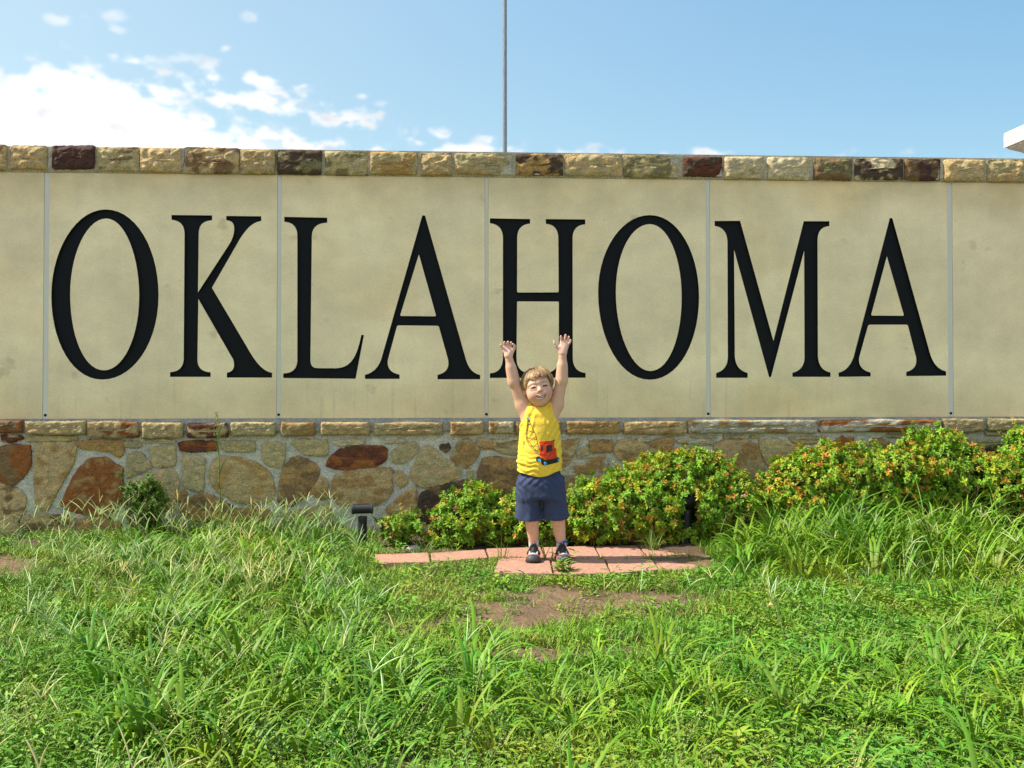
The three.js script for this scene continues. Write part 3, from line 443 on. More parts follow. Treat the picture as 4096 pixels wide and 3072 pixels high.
const smin = (a, b, k) => { const h = Math.max(k - Math.abs(a - b), 0) / k; return Math.min(a, b) - h * h * k * 0.25; };
const smax = (a, b, k) => -smin(-a, -b, k);
const cone = (x, y, z, a, b, ra, rb) => { const bx = b[0] - a[0], by = b[1] - a[1], bz = b[2] - a[2], px = x - a[0], py = y - a[1], pz = z - a[2]; const t = clamp((px * bx + py * by + pz * bz) / (bx * bx + by * by + bz * bz), 0, 1); return Math.hypot(px - bx * t, py - by * t, pz - bz * t) - lerp(ra, rb, t); };
const ell = (x, y, z, c, r) => { const a = (x - c[0]) / r[0], b = (y - c[1]) / r[1], d = (z - c[2]) / r[2], k0 = Math.hypot(a, b, d), k1 = Math.hypot(a / r[0], b / r[1], d / r[2]); return k1 < 1e-9 ? -Math.min(...r) : (k0 * (k0 - 1)) / k1; };
const ball = (x, y, z, c, r) => Math.hypot(x - c[0], y - c[1], z - c[2]) - r;

const KID = atDepth(2190 * 0.54, 2240 * 0.54, 4.85);
const kid = thing('person', 'young child in yellow tank top and navy shorts raising both arms before the wall', 'person', [KID.x, 0.0, KID.z]);
const K = 4.85 / 2053 * 0.54;              // metres of one pixel of the photograph where the child stands
const PX = (X, Y, z = 0) => [(X - 2190) * K, (2243 - Y) * K, z];
{
  const cr1 = (x, y, z) => PX(1960 + x * 0.205, 1320 + y * 0.205, z), cr3 = (x, y) => PX(2000 + x * 0.205, 1600 + y * 0.205), cr4 = (x, y, z = 0) => PX(2000 + x * 0.2411, 1880 + y * 0.2411, z);
  const SK = [0.70, 0.41, 0.285], PALM = [0.78, 0.47, 0.38];
  // ---- joints
  const shL = cr1(655, 1500, -0.012), shR = cr1(1290, 1480, -0.012), elL = cr1(475, 1070, 0.012), elR = cr1(1400, 1045, 0.006), wrL = cr1(362, 530, 0.030), wrR = cr1(1418, 480, 0.022);
  const hipL = PX(2122, 1935, 0), hipR = PX(2206, 1935, 0), knL = PX(2128, 2078, 0.012), knR = PX(2231, 2078, 0.008), anL = PX(2136, 2186, -0.018), anR = PX(2246, 2186, -0.018);
  const MID = (2159 - 2190) * K;
  const torsoA = (y) => { const t = [[0.34, 0.088], [0.42, 0.100], [0.50, 0.1045], [0.56, 0.103], [0.63, 0.0965], [0.69, 0.0925], [0.74, 0.080], [0.80, 0.05]]; if (y <= t[0][0]) return t[0][1]; for (let i = 1; i < t.length; i++) if (y < t[i][0]) return lerp(t[i - 1][1], t[i][1], smooth(0, 1, (y - t[i - 1][0]) / (t[i][0] - t[i - 1][0]))); return t[t.length - 1][1]; };
  const torso = (x, y, z) => { const a = torsoA(y), b = a * (0.80 - 0.06 * smooth(0.62, 0.75, y)), cx = MID + 0.006 * smooth(0.5, 0.4, y), zc = 0.012 * smooth(0.62, 0.5, y); const d = (Math.hypot((x - cx) / a, (z - zc) / b) - 1) * b; return smax(d, smax(y - 0.772, 0.33 - y, 0.03), 0.05); };
  // ---- head: its own axes, tilted and turned
  const HS = 1.035, HC = PX(2151.5, 1559, 0.014), turn = new THREE.Matrix4().makeRotationFromEuler(new THREE.Euler(-0.10, 0.10, 0.175, 'ZYX')), back = turn.clone().invert().elements;
  const inHead = (x, y, z) => { const a = x - HC[0], b = y - HC[1], c = z - HC[2]; return [back[0] * a + back[4] * b + back[8] * c, back[1] * a + back[5] * b + back[9] * c, back[2] * a + back[6] * b + back[10] * c]; };
  const outHead = (p) => { const v = new THREE.Vector3(...p).multiplyScalar(HS).applyMatrix4(turn); return [v.x + HC[0], v.y + HC[1], v.z + HC[2]]; };
  const headSDF = (x, y, z) => {
    const ax = Math.abs(x);
    let d = ell(x, y, z, [0, 0.026, -0.014], [0.070, 0.072, 0.082]);
    d = smin(d, ell(x, y, z, [0, -0.030, 0.012], [0.0575, 0.060, 0.058]), 0.03);
    d = smin(d, ball(ax, y, z, [0.029, -0.036, 0.040], 0.0265), 0.022);
    d = smin(d, ball(x, y, z, [0, -0.070, 0.042], 0.0175), 0.024);
    d = smax(d, -ball(ax, y, z, [0.029, 0.001, 0.0875], 0.016), 0.018);                               // eye sockets
    d = smin(d, cone(ax, y, z, [0.000, 0.0225, 0.0650], [0.043, 0.0165, 0.052], 0.005, 0.005), 0.018);      // brow
    d = smin(d, Math.min(cone(ax, y, z, [0.016, 0.0025, 0.0660], [0.029, 0.0050, 0.0652], 0.0045, 0.0050), cone(ax, y, z, [0.029, 0.0050, 0.0652], [0.042, 0.0015, 0.0565], 0.0048, 0.0045)), 0.004);   // upper lid
    d = smin(d, cone(ax, y, z, [0.017, -0.0072, 0.0655], [0.040, -0.0072, 0.0580], 0.0044, 0.0040), 0.008); // lower lid
    d = smin(d, cone(x, y, z, [0, 0.000, 0.064], [0, -0.0175, 0.0775], 0.0055, 0.0074), 0.010);         // nose
    d = smin(d, ball(ax, y, z, [0.0070, -0.0195, 0.0710], 0.0052), 0.006);
    d = smax(d, -ball(ax, y, z, [0.0042, -0.0262, 0.0755], 0.0022), 0.003);
    // smile: lips round an open mouth
    const my = -0.0530 + 17 * x * x, lip = Math.hypot(Math.max(ax - 0.0185, 0), Math.abs(y - my) - 0.0065, z - (0.0705 - 9 * x * x)) - 0.0046;
    d = smin(d, lip, 0.006);
    const gap = 0.0062 * Math.sqrt(Math.max(0, 1 - (x / 0.0225) ** 2));
    d = smax(d, -Math.max(Math.abs(y - my) - gap, ax - 0.0222, 0.050 - z), 0.003);
    d = smin(d, ell(ax, y, z, [0.069, -0.010, -0.012], [0.008, 0.019, 0.013]), 0.006);
    return d;
  };
  const headColor = (x, y, z) => {
    const ax = Math.abs(x), c = SK.slice(), mixTo = (t, k) => { for (let i = 0; i < 3; i++) c[i] = lerp(c[i], t[i], k); };
    mixTo([0.62, 0.235, 0.175], 0.60 * smooth(0.030, 0.006, Math.hypot(ax - 0.036, y + 0.034)) * smooth(0.0, 0.03, z));
    mixTo([0.60, 0.27, 0.19], 0.35 * smooth(0.014, 0.004, Math.hypot(x, y + 0.022)) * smooth(0.06, 0.07, z));
    const by = 0.0205 - 9 * (ax - 0.025) ** 2; mixTo([0.27, 0.16, 0.09], 0.75 * smooth(0.0042, 0.0015, Math.abs(y - by)) * smooth(0.010, 0.015, ax) * smooth(0.046, 0.040, ax) * smooth(0.03, 0.05, z));
    const my = -0.0530 + 17 * x * x, gap = 0.0066 * Math.sqrt(Math.max(0, 1 - (x / 0.024) ** 2)), off = Math.abs(y - my) - gap;
    if (z > 0.045) { mixTo([0.50, 0.165, 0.145], 0.85 * smooth(0.0055, 0.002, off) * smooth(0.0265, 0.0225, ax)); if (off < 0.0005 && z < 0.064 && ax < 0.023) mixTo([0.10, 0.02, 0.02], 0.9); }
    // dark line of the lashes between the narrowed lids
    mixTo([0.07, 0.035, 0.025], 0.95 * smooth(0.0062, 0.0024, Math.abs(y - 0.0005 + 9 * (ax - 0.028) ** 2)) * smooth(0.014, 0.018, ax) * smooth(0.0435, 0.039, ax) * smooth(0.045, 0.052, z));
    return c;
  };
  // ---- body skin
  const body = (x, y, z) => {
    let d = torso(x, y, z) + 0.004 + 0.014 * smooth(0.50, 0.46, y);
    if (y > 0.56) {
      d = smin(d, cone(x, y, z, [MID, 0.70, -0.01], [HC[0] + 0.006, HC[1] - 0.05, -0.002], 0.040, 0.040), 0.03);
      d = smin(d, cone(x, y, z, [MID - 0.035, 0.700, -0.012], shL, 0.050, 0.038), 0.03); d = smin(d, cone(x, y, z, [MID + 0.035, 0.700, -0.012], shR, 0.050, 0.038), 0.03);
      let a = cone(x, y, z, shL, elL, 0.0375, 0.0268); a = smin(a, cone(x, y, z, elL, wrL, 0.0268, 0.0195), 0.012); a = smin(a, cone(x, y, z, lerpP(elL, wrL, 0.12), lerpP(elL, wrL, 0.55), 0.0285, 0.0235), 0.02);
      let b = cone(x, y, z, shR, elR, 0.0375, 0.0265); b = smin(b, cone(x, y, z, elR, wrR, 0.0265, 0.0195), 0.012); b = smin(b, cone(x, y, z, lerpP(elR, wrR, 0.12), lerpP(elR, wrR, 0.55), 0.028, 0.0235), 0.02);
      d = smin(d, a, 0.022); d = smin(d, b, 0.022);
    }
    if (y < 0.45) {
      let a = cone(x, y, z, hipL, knL, 0.058, 0.036); a = smin(a, cone(x, y, z, knL, anL, 0.0330, 0.0225), 0.012); a = smin(a, cone(x, y, z, [knL[0] - 0.002, knL[1] - 0.03, knL[2] - 0.012], [lerp(knL[0], anL[0], 0.6), lerp(knL[1], anL[1], 0.6), -0.016], 0.030, 0.025), 0.015);
      let b = cone(x, y, z, hipR, knR, 0.058, 0.036); b = smin(b, cone(x, y, z, knR, anR, 0.0330, 0.0225), 0.012); b = smin(b, cone(x, y, z, [knR[0] + 0.004, knR[1] - 0.03, knR[2] - 0.012], [lerp(knR[0], anR[0], 0.6), lerp(knR[1], anR[1], 0.6), -0.016], 0.031, 0.025), 0.015);
      d = smin(d, Math.min(a, b), 0.03);
    }
    return d;
  };
  function lerpP(a, b, t) { return [lerp(a[0], b[0], t), lerp(a[1], b[1], t), lerp(a[2], b[2], t)]; }
  const bodyColor = (x, y, z) => { const c = SK.slice(), k = 1 + 0.05 * fbm3(x * 40, y * 40, z * 40, 3); for (const [p, r, s] of [[cr4(540, 930), 0.010, 0.3], [cr4(530, 1050), 0.008, 0.3], [cr4(965, 940), 0.009, 0.5], [cr4(965, 1015), 0.007, 0.5]]) { const q = s * smooth(r, r * 0.3, Math.hypot(x - p[0], y - p[1])); if (z > 0) for (let i = 0; i < 3; i++) c[i] = lerp(c[i], [0.38, 0.15, 0.10][i], q); } return c.map((q) => q * k); };
  // ---- hands, finger by finger
  const hand = (bones, palm) => (x, y, z) => {
    let p = 1; for (const [a, b, ra, rb] of palm) p = smin(p, cone(x, y, z, a, b, ra, rb), 0.010);
    for (const f of bones) { let d = 1; for (let i = 0; i < f.length - 1; i++) d = smin(d, cone(x, y, z, f[i], f[i + 1], f[i][3], f[i + 1][3]), 0.003); p = smin(p, d, 0.0035); }
    return p;
  };
  const F = (x, y, z, r) => [...cr1(x, y, z), r];
  const zl = 0.030, zr = 0.022;
  const handL = hand([
    [F(248, 392, zl, 0.0062), F(226, 352, zl + 0.006, 0.0058), F(218, 332, zl + 0.011, 0.0053), F(222, 322, zl + 0.016, 0.0047)],
    [F(290, 372, zl, 0.0066), F(286, 315, zl + 0.005, 0.0060), F(283, 290, zl + 0.010, 0.0057), F(285, 274, zl + 0.016, 0.0050)],
    [F(345, 365, zl, 0.0068), F(350, 310, zl + 0.004, 0.0062), F(353, 284, zl + 0.009, 0.0058), F(355, 268, zl + 0.016, 0.0051)],
    [F(400, 368, zl, 0.0066), F(406, 318, zl + 0.005, 0.0060), F(412, 295, zl + 0.011, 0.0056), F(416, 280, zl + 0.017, 0.0049)],
    [F(425, 470, zl + 0.002, 0.0092), F(470, 400, zl + 0.008, 0.0078), F(480, 345, zl + 0.014, 0.0064), F(452, 315, zl + 0.020, 0.0052)]],
    [[wrL, cr1(268, 395, zl), 0.0165, 0.0085], [wrL, cr1(300, 378, zl), 0.0165, 0.0092], [wrL, cr1(348, 372, zl), 0.0165, 0.0095], [wrL, cr1(400, 376, zl), 0.0165, 0.0092], [wrL, cr1(432, 440, zl + 0.004), 0.0165, 0.0125]]);
  const handR = hand([
    [F(1335, 390, zr + 0.004, 0.0092), F(1290, 345, zr + 0.008, 0.0074), F(1260, 295, zr + 0.010, 0.0062), F(1246, 258, zr + 0.010, 0.0052)],
    [F(1392, 262, zr, 0.0066), F(1388, 212, zr + 0.004, 0.0061), F(1383, 182, zr + 0.007, 0.0057), F(1380, 160, zr + 0.011, 0.0050)],
    [F(1452, 252, zr, 0.0068), F(1464, 198, zr + 0.003, 0.0062), F(1469, 165, zr + 0.006, 0.0058), F(1471, 136, zr + 0.009, 0.0051)],
    [F(1500, 275, zr, 0.0066), F(1518, 225, zr + 0.003, 0.0060), F(1529, 196, zr + 0.006, 0.0056), F(1535, 170, zr + 0.009, 0.0050)],
    [F(1512, 320, zr, 0.0062), F(1545, 290, zr + 0.006, 0.0056), F(1562, 262, zr + 0.011, 0.0051), F(1566, 232, zr + 0.013, 0.0046)]],
    [[wrR, cr1(1392, 275, zr), 0.0165, 0.0090], [wrR, cr1(1450, 268, zr), 0.0165, 0.0095], [wrR, cr1(1492, 290, zr), 0.0165, 0.0092], [wrR, cr1(1505, 330, zr), 0.0165, 0.0088], [wrR, cr1(1342, 385, zr + 0.004), 0.0165, 0.0125]]);
  const palmColor = (x, y, z, a, b, c) => { const k = smooth(-0.2, 0.6, c), j = 1 + 0.05 * fbm3(x * 120, y * 120, z * 120, 3); return SK.map((q, i) => lerp(q, PALM[i], k) * j); };
  const box = (pts, m) => [pts.reduce((a, p) => a.map((q, i) => Math.min(q, p[i] - m)), [9, 9, 9]), pts.reduce((a, p) => a.map((q, i) => Math.max(q, p[i] + m)), [-9, -9, -9])];
  const [la, lb] = box([cr1(205, 265, 0.02), cr1(500, 560, 0.06)], 0.006), [ra, rb] = box([cr1(1225, 115, 0.01), cr1(1590, 520, 0.045)], 0.006);
  la[2] = 0; ra[2] = -0.005;
  const headGeo = surfaceNet(headSDF, [-0.085, -0.1, -0.105], [0.085, 0.105, 0.098], 0.0023, headColor); headGeo.scale(HS, HS, HS); headGeo.applyMatrix4(turn); headGeo.translate(...HC);
  const skinGeo = mergeGeometries([
    surfaceNet(body, [-0.27, 0.015, -0.10], [0.14, 1.075, 0.12], 0.0062, bodyColor), headGeo,
    surfaceNet(handL, la, lb, 0.0018, palmColor), surfaceNet(handR, ra, rb, 0.0018, palmColor)]);
  const skin = new THREE.MeshPhysicalMaterial({ vertexColors: true, roughness: 0.55, sheen: 0.15, sheenColor: rgb(1, 0.8, 0.7), sheenRoughness: 0.6 });
  part('body', skinGeo, skin, kid);
  // eyes and teeth
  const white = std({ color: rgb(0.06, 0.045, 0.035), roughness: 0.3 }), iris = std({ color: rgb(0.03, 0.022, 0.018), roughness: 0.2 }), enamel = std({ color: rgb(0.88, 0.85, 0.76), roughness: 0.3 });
  for (const s of [-1, 1]) {
    const e = part('eye', new THREE.SphereGeometry(0.0122, 20, 14), white, kid); e.position.set(...outHead([s * 0.0285, -0.0015, 0.0535])); e.rotation.setFromRotationMatrix(turn);
    const p = part('iris', new THREE.SphereGeometry(0.0086, 18, 12), iris, e); p.position.set(0, 0, 0.0056);
  }
  for (const [row, dy, h, w, n] of [['upper', 0.0028, 0.0052, 0.0062, 6], ['lower', -0.0046, 0.0036, 0.0050, 6]]) {
    const gs = []; for (let i = 0; i < n; i++) { const x = (i - (n - 1) / 2) * w * 0.98, g = new RoundedBoxGeometry(w * 0.93, h, 0.004, 2, 0.0012); g.rotateY(x * 22); g.translate(x, -0.0530 + 17 * x * x + dy, 0.0655 - 12 * x * x); g.deleteAttribute('uv'); gs.push(g); }
    const g = mergeGeometries(gs); g.scale(HS, HS, HS); g.applyMatrix4(turn); g.translate(...HC); part('teeth', g, enamel, kid);
  }
  // ---- hair: a cap and locks combed down from the crown
  {
    const cap = (x, y, z) => { let d = Math.abs(ell(x, y, z, [0, 0.027, -0.015], [0.0735, 0.0755, 0.0855])) - 0.003; const front = smooth(-0.03, 0.04, z), line = lerp(-0.040, 0.064, front) - 0.035 * smooth(0.052, 0.07, Math.abs(x)) * front; return smax(d, line - y, 0.004); };
    const r = rngOf(31), g0 = surfaceNet(cap, [-0.085, -0.07, -0.11], [0.085, 0.112, 0.08], 0.004, () => [0.20, 0.115, 0.05]);
    const pos = [], col = [], idx = [], crown = [0.012, 0, -0.03];
    for (let i = 0; i < 2600; i++) {
      const th = r() * Math.PI * 2, front = Math.sin(th), ph0 = 0.05 + Math.pow(r(), 0.6) * 0.9, side = Math.abs(Math.cos(th));
      const endY = front > 0.1 ? lerp(0.053 - 0.006 * (th > 1.57 ? 1 : 0), 0.004, smooth(0.62, 0.97, side)) + (r() - 0.5) * 0.020 + 0.006 * Math.sin(th * 9) + 0.004 * Math.sin(th * 23) : lerp(-0.004, -0.055, smooth(0.1, -0.6, front)) + (r() - 0.5) * 0.014;
      const lift = 0.0015 + r() * 0.0055 + (i % 11 === 0 ? 0.003 : 0), twist = (r() - 0.5) * 0.35, w0 = 0.0013 + r() * 0.0015, P = [], tone = r(), rr = 0.19 + 0.40 * tone * tone + 0.06 * (front > 0 ? 1 : 0), c0 = [rr, rr * lerp(0.54, 0.66, tone), rr * lerp(0.20, 0.30, tone)];
      for (let s = 0; s <= 7; s++) {
        const t = s / 7; let ph = lerp(ph0, 2.45, t), a = th + twist * t; const dir = [Math.cos(a) * Math.sin(ph), Math.cos(ph), Math.sin(a) * Math.sin(ph)];
        const p = [0, 0.027, -0.015].map((q, k) => q + dir[k] * ([0.0735, 0.0755, 0.0855][k] + 0.0022 + 0.7 * lift * Math.sin(Math.PI * Math.min(t * 1.15, 1)) + (k === 1 ? 0.002 : 0)));
        p[0] += crown[0] * (1 - t) * 0.6; if (p[1] < endY) { if (P.length > 1) { const q = P[P.length - 1], f = clamp((q[1] - endY) / (q[1] - p[1] + 1e-6), 0.05, 1); P.push(p.map((v, k) => lerp(q[k], v, f))); } break; } P.push(p);
      }
      if (P.length < 3) continue;
      const b0 = pos.length / 3;
      P.forEach((p, s) => {
        const q = P[Math.min(s + 1, P.length - 1)], o = P[Math.max(s - 1, 0)], tan = new THREE.Vector3(q[0] - o[0], q[1] - o[1], q[2] - o[2]).normalize(), nor = new THREE.Vector3(p[0], p[1] - 0.027, p[2] + 0.015).normalize(), side2 = new THREE.Vector3().crossVectors(tan, nor).normalize();
        const t = s / (P.length - 1), w = w0 * (1 - 0.85 * Math.pow(t, 2.2)) * (0.5 + 0.5 * smooth(0, 0.15, t));
        for (let k = 0; k < 3; k++) { const a = k * 2.0944 + 1.5708, u = Math.cos(a) * w, v = Math.sin(a) * w * 0.7; pos.push(p[0] + side2.x * u + nor.x * v, p[1] + side2.y * u + nor.y * v, p[2] + side2.z * u + nor.z * v); const f = 0.75 + 0.35 * t; col.push(c0[0] * f, c0[1] * f, c0[2] * f); }
        if (s) for (let k = 0; k < 3; k++) { const A = b0 + (s - 1) * 3 + k, B = b0 + (s - 1) * 3 + (k + 1) % 3; idx.push(A, B, B + 3, A, B + 3, A + 3); }
      });
    }
    const g = new THREE.BufferGeometry(); g.setAttribute('position', new THREE.BufferAttribute(new Float32Array(pos), 3)); g.setAttribute('color', new THREE.BufferAttribute(new Float32Array(col), 3)); g.setIndex(idx); g.computeVertexNormals();
    const all = mergeGeometries([g0, g]); all.scale(HS, HS, HS); all.applyMatrix4(turn); all.translate(...HC);
    part('hair', all, std({ vertexColors: true, roughness: 0.42 }), kid);
  }
  // ---- tank top
  const poly2 = (pts) => (x, y) => { let d = 1e9, s = 1; for (let i = 0, j = pts.length - 1; i < pts.length; j = i++) { const [ax, ay] = pts[i], [bx, by] = pts[j], ex = bx - ax, ey = by - ay, wx = x - ax, wy = y - ay, t = clamp((wx * ex + wy * ey) / (ex * ex + ey * ey), 0, 1); d = Math.min(d, (wx - ex * t) ** 2 + (wy - ey * t) ** 2); const c1 = y >= ay, c2 = y < by, c3 = ex * wy > ey * wx; if ((c1 && c2 && c3) || (!c1 && !c2 && !c3)) s = -s; } return s * Math.sqrt(d); };
  const shirtCut = poly2([[360, 620], [378, 540], [405, 490], [440, 410], [480, 300], [520, 190], [548, 120], [575, 60], [606, 60], [612, 120], [632, 150], [690, 168], [760, 168], [840, 150], [900, 118], [940, 60], [985, 60], [1010, 150], [1045, 270], [1075, 360], [1110, 430], [1160, 520], [1180, 600], [1400, 800], [1400, 2000], [150, 2000], [150, 800]].map(([x, y]) => cr3(x, y).slice(0, 2)));
  const hemY = (x) => 0.4285 + 0.017 * smooth(0, 1, Math.abs(x - MID + 0.004) / 0.1) + (x > MID ? 0.010 * smooth(0.03, 0.1, x - MID) : 0);
  const folds = (x, y, z) => {
    const low = smooth(0.60, 0.47, y), left = smooth(MID + 0.03, MID - 0.08, x), right = smooth(MID, MID + 0.09, x);
    let w = 0.0017 * low * (0.35 + left) * Math.sin(y * 260 + x * 70 + 3.5 * n3(x * 13, y * 6, z * 9)) + 0.0022 * fbm3(x * 15, y * 20, z * 15, 3);
    w += 0.0026 * smooth(0.58, 0.72, y) * Math.sin((x - MID) * 190 + y * 60 * Math.sign(x - MID) + 2 * n3(x * 10, y * 8, 2)) * smooth(0.012, 0.04, Math.abs(x - MID)) + 0.002 * right * Math.sin(y * 120 - x * 200);
    w += 0.0035 * left * smooth(0.022, 0.0, Math.abs(y - 0.500)) + 0.0035 * left * smooth(0.018, 0.0, Math.abs(y - 0.462)) + 0.0035 * smooth(0.02, 0, Math.abs(y - 0.446)) * smooth(0, 0.1, Math.abs(x - MID));
    return w;
  };
  const shirtSDF = (x, y, z) => { let d = torso(x, y, z) - 0.0065; d = smin(d, Math.min(cone(x, y, z, [MID - 0.035, 0.700, -0.012], shL, 0.050, 0.036), cone(x, y, z, [MID + 0.035, 0.700, -0.012], shR, 0.050, 0.036)) - 0.0085, 0.03); d = smin(d, cone(x, y, z, [MID, 0.70, -0.01], [HC[0] + 0.006, HC[1] - 0.05, -0.002], 0.040, 0.040) - 0.0095, 0.03); d -= folds(x, y, z); d = smax(d, shirtCut(x, y), 0.003); return smax(d, hemY(x) - 0.02 * smooth(0.02, -0.08, z) * 0 - y, 0.004); };
  const sg = surfaceNet(shirtSDF, [-0.18, 0.40, -0.11], [0.10, 0.80, 0.12], 0.0036);
  const U = (cx) => (cx - 250) / 1050, V = (cy) => 1 - cy / 1600;
  { const p = sg.attributes.position, uv = new Float32Array(p.count * 2); for (let i = 0; i < p.count; i++) { const cx = ((p.getX(i) / K + 2190) - 2000) / 0.205, cy = ((2243 - p.getY(i) / K) - 1600) / 0.205; uv[2 * i] = p.getZ(i) < 0.0 ? (p.getX(i) < MID ? 0.02 : 0.98) : U(cx); uv[2 * i + 1] = V(cy); } sg.setAttribute('uv', new THREE.BufferAttribute(uv, 2)); }
  const cv = document.createElement('canvas'); cv.width = 1050; cv.height = 1600; const c = cv.getContext('2d');
  const YEL = '#f1c93e'; c.fillStyle = YEL; c.fillRect(0, 0, 1050, 1600);
  { const r = rngOf(3); for (let i = 0; i < 9000; i++) { c.fillStyle = r() < 0.5 ? 'rgba(255,225,110,0.10)' : 'rgba(190,140,10,0.09)'; c.fillRect(r() * 1050, r() * 1600, 2 + r() * 3, 8 + r() * 22); } }
  c.translate(-250, 0); c.lineJoin = c.lineCap = 'round';
  const line = (w, style, ...pts) => { c.lineWidth = w; c.strokeStyle = style; c.beginPath(); pts.forEach(([x, y], i) => (i ? c.lineTo(x, y) : c.moveTo(x, y))); c.stroke(); };
  const fill = (style, ...pts) => { c.fillStyle = style; c.beginPath(); pts.forEach(([x, y], i) => (i ? c.lineTo(x, y) : c.moveTo(x, y))); c.closePath(); c.fill(); };
  const BR = '#2a1c10', RED = '#d83d0c';
  // hem and armhole stitching
  line(3, 'rgba(150,105,10,0.5)', [390, 1352], [560, 1440], [720, 1470], [900, 1455], [1060, 1400], [1190, 1310]);
  // cable
  line(5, '#8f9660', [600, 470], [760, 590], [900, 680], [1060, 785]);
  // boom
  line(10, BR, [540, 415], [528, 520], [522, 600], [510, 690], [518, 790], [548, 860], [600, 920], [680, 1010], [755, 1075]);
  line(9, BR, [555, 415], [545, 520], [538, 600], [528, 690], [536, 780], [570, 840], [640, 920], [700, 985], [765, 1050]);
  line(11, BR, [562, 415], [600, 500], [650, 610], [695, 700], [715, 790], [735, 880], [765, 990]);
  for (const [a, b] of [[[535, 490], [595, 500]], [[540, 520], [590, 480]], [[525, 610], [665, 650]], [[535, 670], [640, 590]], [[525, 750], [705, 785]], [[555, 830], [690, 725]], [[595, 900], [740, 910]], [[650, 920], [725, 850]], [[680, 985], [750, 1005]], [[720, 1010], [745, 960]]]) line(9, BR, a, b);
  for (const [a, b] of [[[520, 520], [545, 522]], [[518, 600], [540, 602]], [[508, 690], [530, 690]], [[515, 742], [532, 740]], [[545, 830], [575, 838]], [[595, 905], [620, 905]], [[665, 980], [690, 982]]]) line(10, BR, a, b);
  line(7, BR, [450, 825], [485, 822], [487, 880], [448, 882], [450, 825]); line(5, BR, [455, 832], [482, 875]); line(5, BR, [480, 832], [453, 875]); line(6, BR, [466, 885], [458, 940], [440, 946], [437, 936]);
  // small jib at the back
  fill(BR, [995, 810], [1072, 783], [1045, 840], [1030, 825]); fill('#c98a20', [1030, 806], [1055, 797], [1040, 818]);
  // cab
  fill(RED, [762, 822], [800, 812], [1000, 806], [1035, 822], [1052, 850], [1048, 935], [1090, 958], [1092, 1040], [1088, 1062], [1112, 1112], [1108, 1128], [880, 1160], [820, 1148], [765, 1080]);
  line(4, '#a02c08', [858, 840], [865, 1155]); line(4, '#a02c08', [770, 838], [860, 858], [1040, 845]);
  c.fillStyle = '#33241c'; c.beginPath(); c.ellipse(812, 945, 19, 60, 0.03, 0, 7); c.fill();
  fill('#33241c', [893, 895], [1010, 882], [1010, 992], [950, 1030], [893, 1030]); line(6, '#7c2008', [930, 1022], [1000, 1000], [1070, 990]); line(6, '#7c2008', [960, 1052], [1066, 1018]);  line(5, '#7c2008', [970, 1062], [1064, 1036]);
  // tracks
  c.fillStyle = '#241812'; c.beginPath(); c.ellipse(745, 1152, 52, 56, 0, 0, 7); c.fill();
  fill('#241812', [740, 1098], [860, 1165], [1130, 1125], [1150, 1150], [1150, 1200], [1120, 1222], [870, 1272], [820, 1262], [795, 1230], [790, 1190]);
  line(4, '#8a6a20', [860, 1185], [1120, 1138]);
  const shirtTex = new THREE.CanvasTexture(cv); shirtTex.colorSpace = THREE.SRGBColorSpace;
  const shirtMat = new THREE.MeshPhysicalMaterial({ map: shirtTex, roughness: 0.85, sheen: 0.25, sheenColor: rgb(1, 0.9, 0.5), sheenRoughness: 0.7 });
  const shirt = part('tank_top', sg, shirtMat, kid);
  // four blue buttons sewn on as wheels and pulley
  const blue = std({ color: rgb(0.05, 0.42, 0.72), roughness: 0.35 });
  for (const [bx, by, r] of [[538, 388, 24], [758, 1170, 31], [873, 1232, 30], [1128, 1176, 24]]) {
    const [x, y] = cr3(bx, by); let z = 0.13; while (z > 0 && shirtSDF(x, y, z) > 0) z -= 0.0006;
    const rr = r * 0.205 * K, g = new THREE.LatheGeometry([[0, 0.0012], [rr * 0.28, 0.0012], [rr * 0.55, 0.0010], [rr * 0.72, 0.0030], [rr * 0.92, 0.0028], [rr, 0.0012], [rr, -0.001]].map(([a, b]) => new THREE.Vector2(a, b)), 24); g.rotateX(Math.PI / 2);
    const e = 0.002, nx = shirtSDF(x + e, y, z) - shirtSDF(x - e, y, z), ny = shirtSDF(x, y + e, z) - shirtSDF(x, y - e, z), nz = shirtSDF(x, y, z + e) - shirtSDF(x, y, z - e);
    const b = part('button', g, blue, shirt); b.position.set(x, y, z + 0.0005); b.quaternion.setFromUnitVectors(new THREE.Vector3(0, 0, 1), new THREE.Vector3(nx, ny, nz).normalize());
    const hole = part('thread', new THREE.SphereGeometry(rr * 0.22, 10, 8), std({ color: rgb(0.03, 0.16, 0.35), roughness: 0.8 }), b); hole.scale.z = 0.3; hole.position.z = 0.0012;
  }
  // ---- shorts
  const hipC = (2163 - 2190) * K;
  const shortsSDF = (x, y, z) => {
    const a = lerp(0.099, 0.118, smooth(0.452, 0.395, y)), b = lerp(0.078, 0.094, smooth(0.452, 0.390, y)); let d = smax((Math.hypot((x - hipC) / a, (z - 0.006) / b) - 1) * b, smax(y - 0.462, 0.315 - y, 0.04), 0.02);
    const leg = (tx, ty, tr, bx, br) => { const t = clamp((0.40 - y) / 0.20, 0, 1.1), cx = lerp(tx, bx, t), r = lerp(tr, br, t), rz = r * lerp(1.30, 1.0, t); return (Math.hypot((x - cx) / r, (z - lerp(0.004, 0.006, t)) / rz) - 1) * r; };
    let l = leg(hipC - 0.0575, 0, 0.0590, -0.0958, 0.0685), r = leg(hipC + 0.0575, 0, 0.0590, 0.0440, 0.0665);
    l = smax(l, y - 0.41, 0.02); r = smax(r, y - 0.41, 0.02);
    d = smin(d, Math.min(l, r), 0.03);
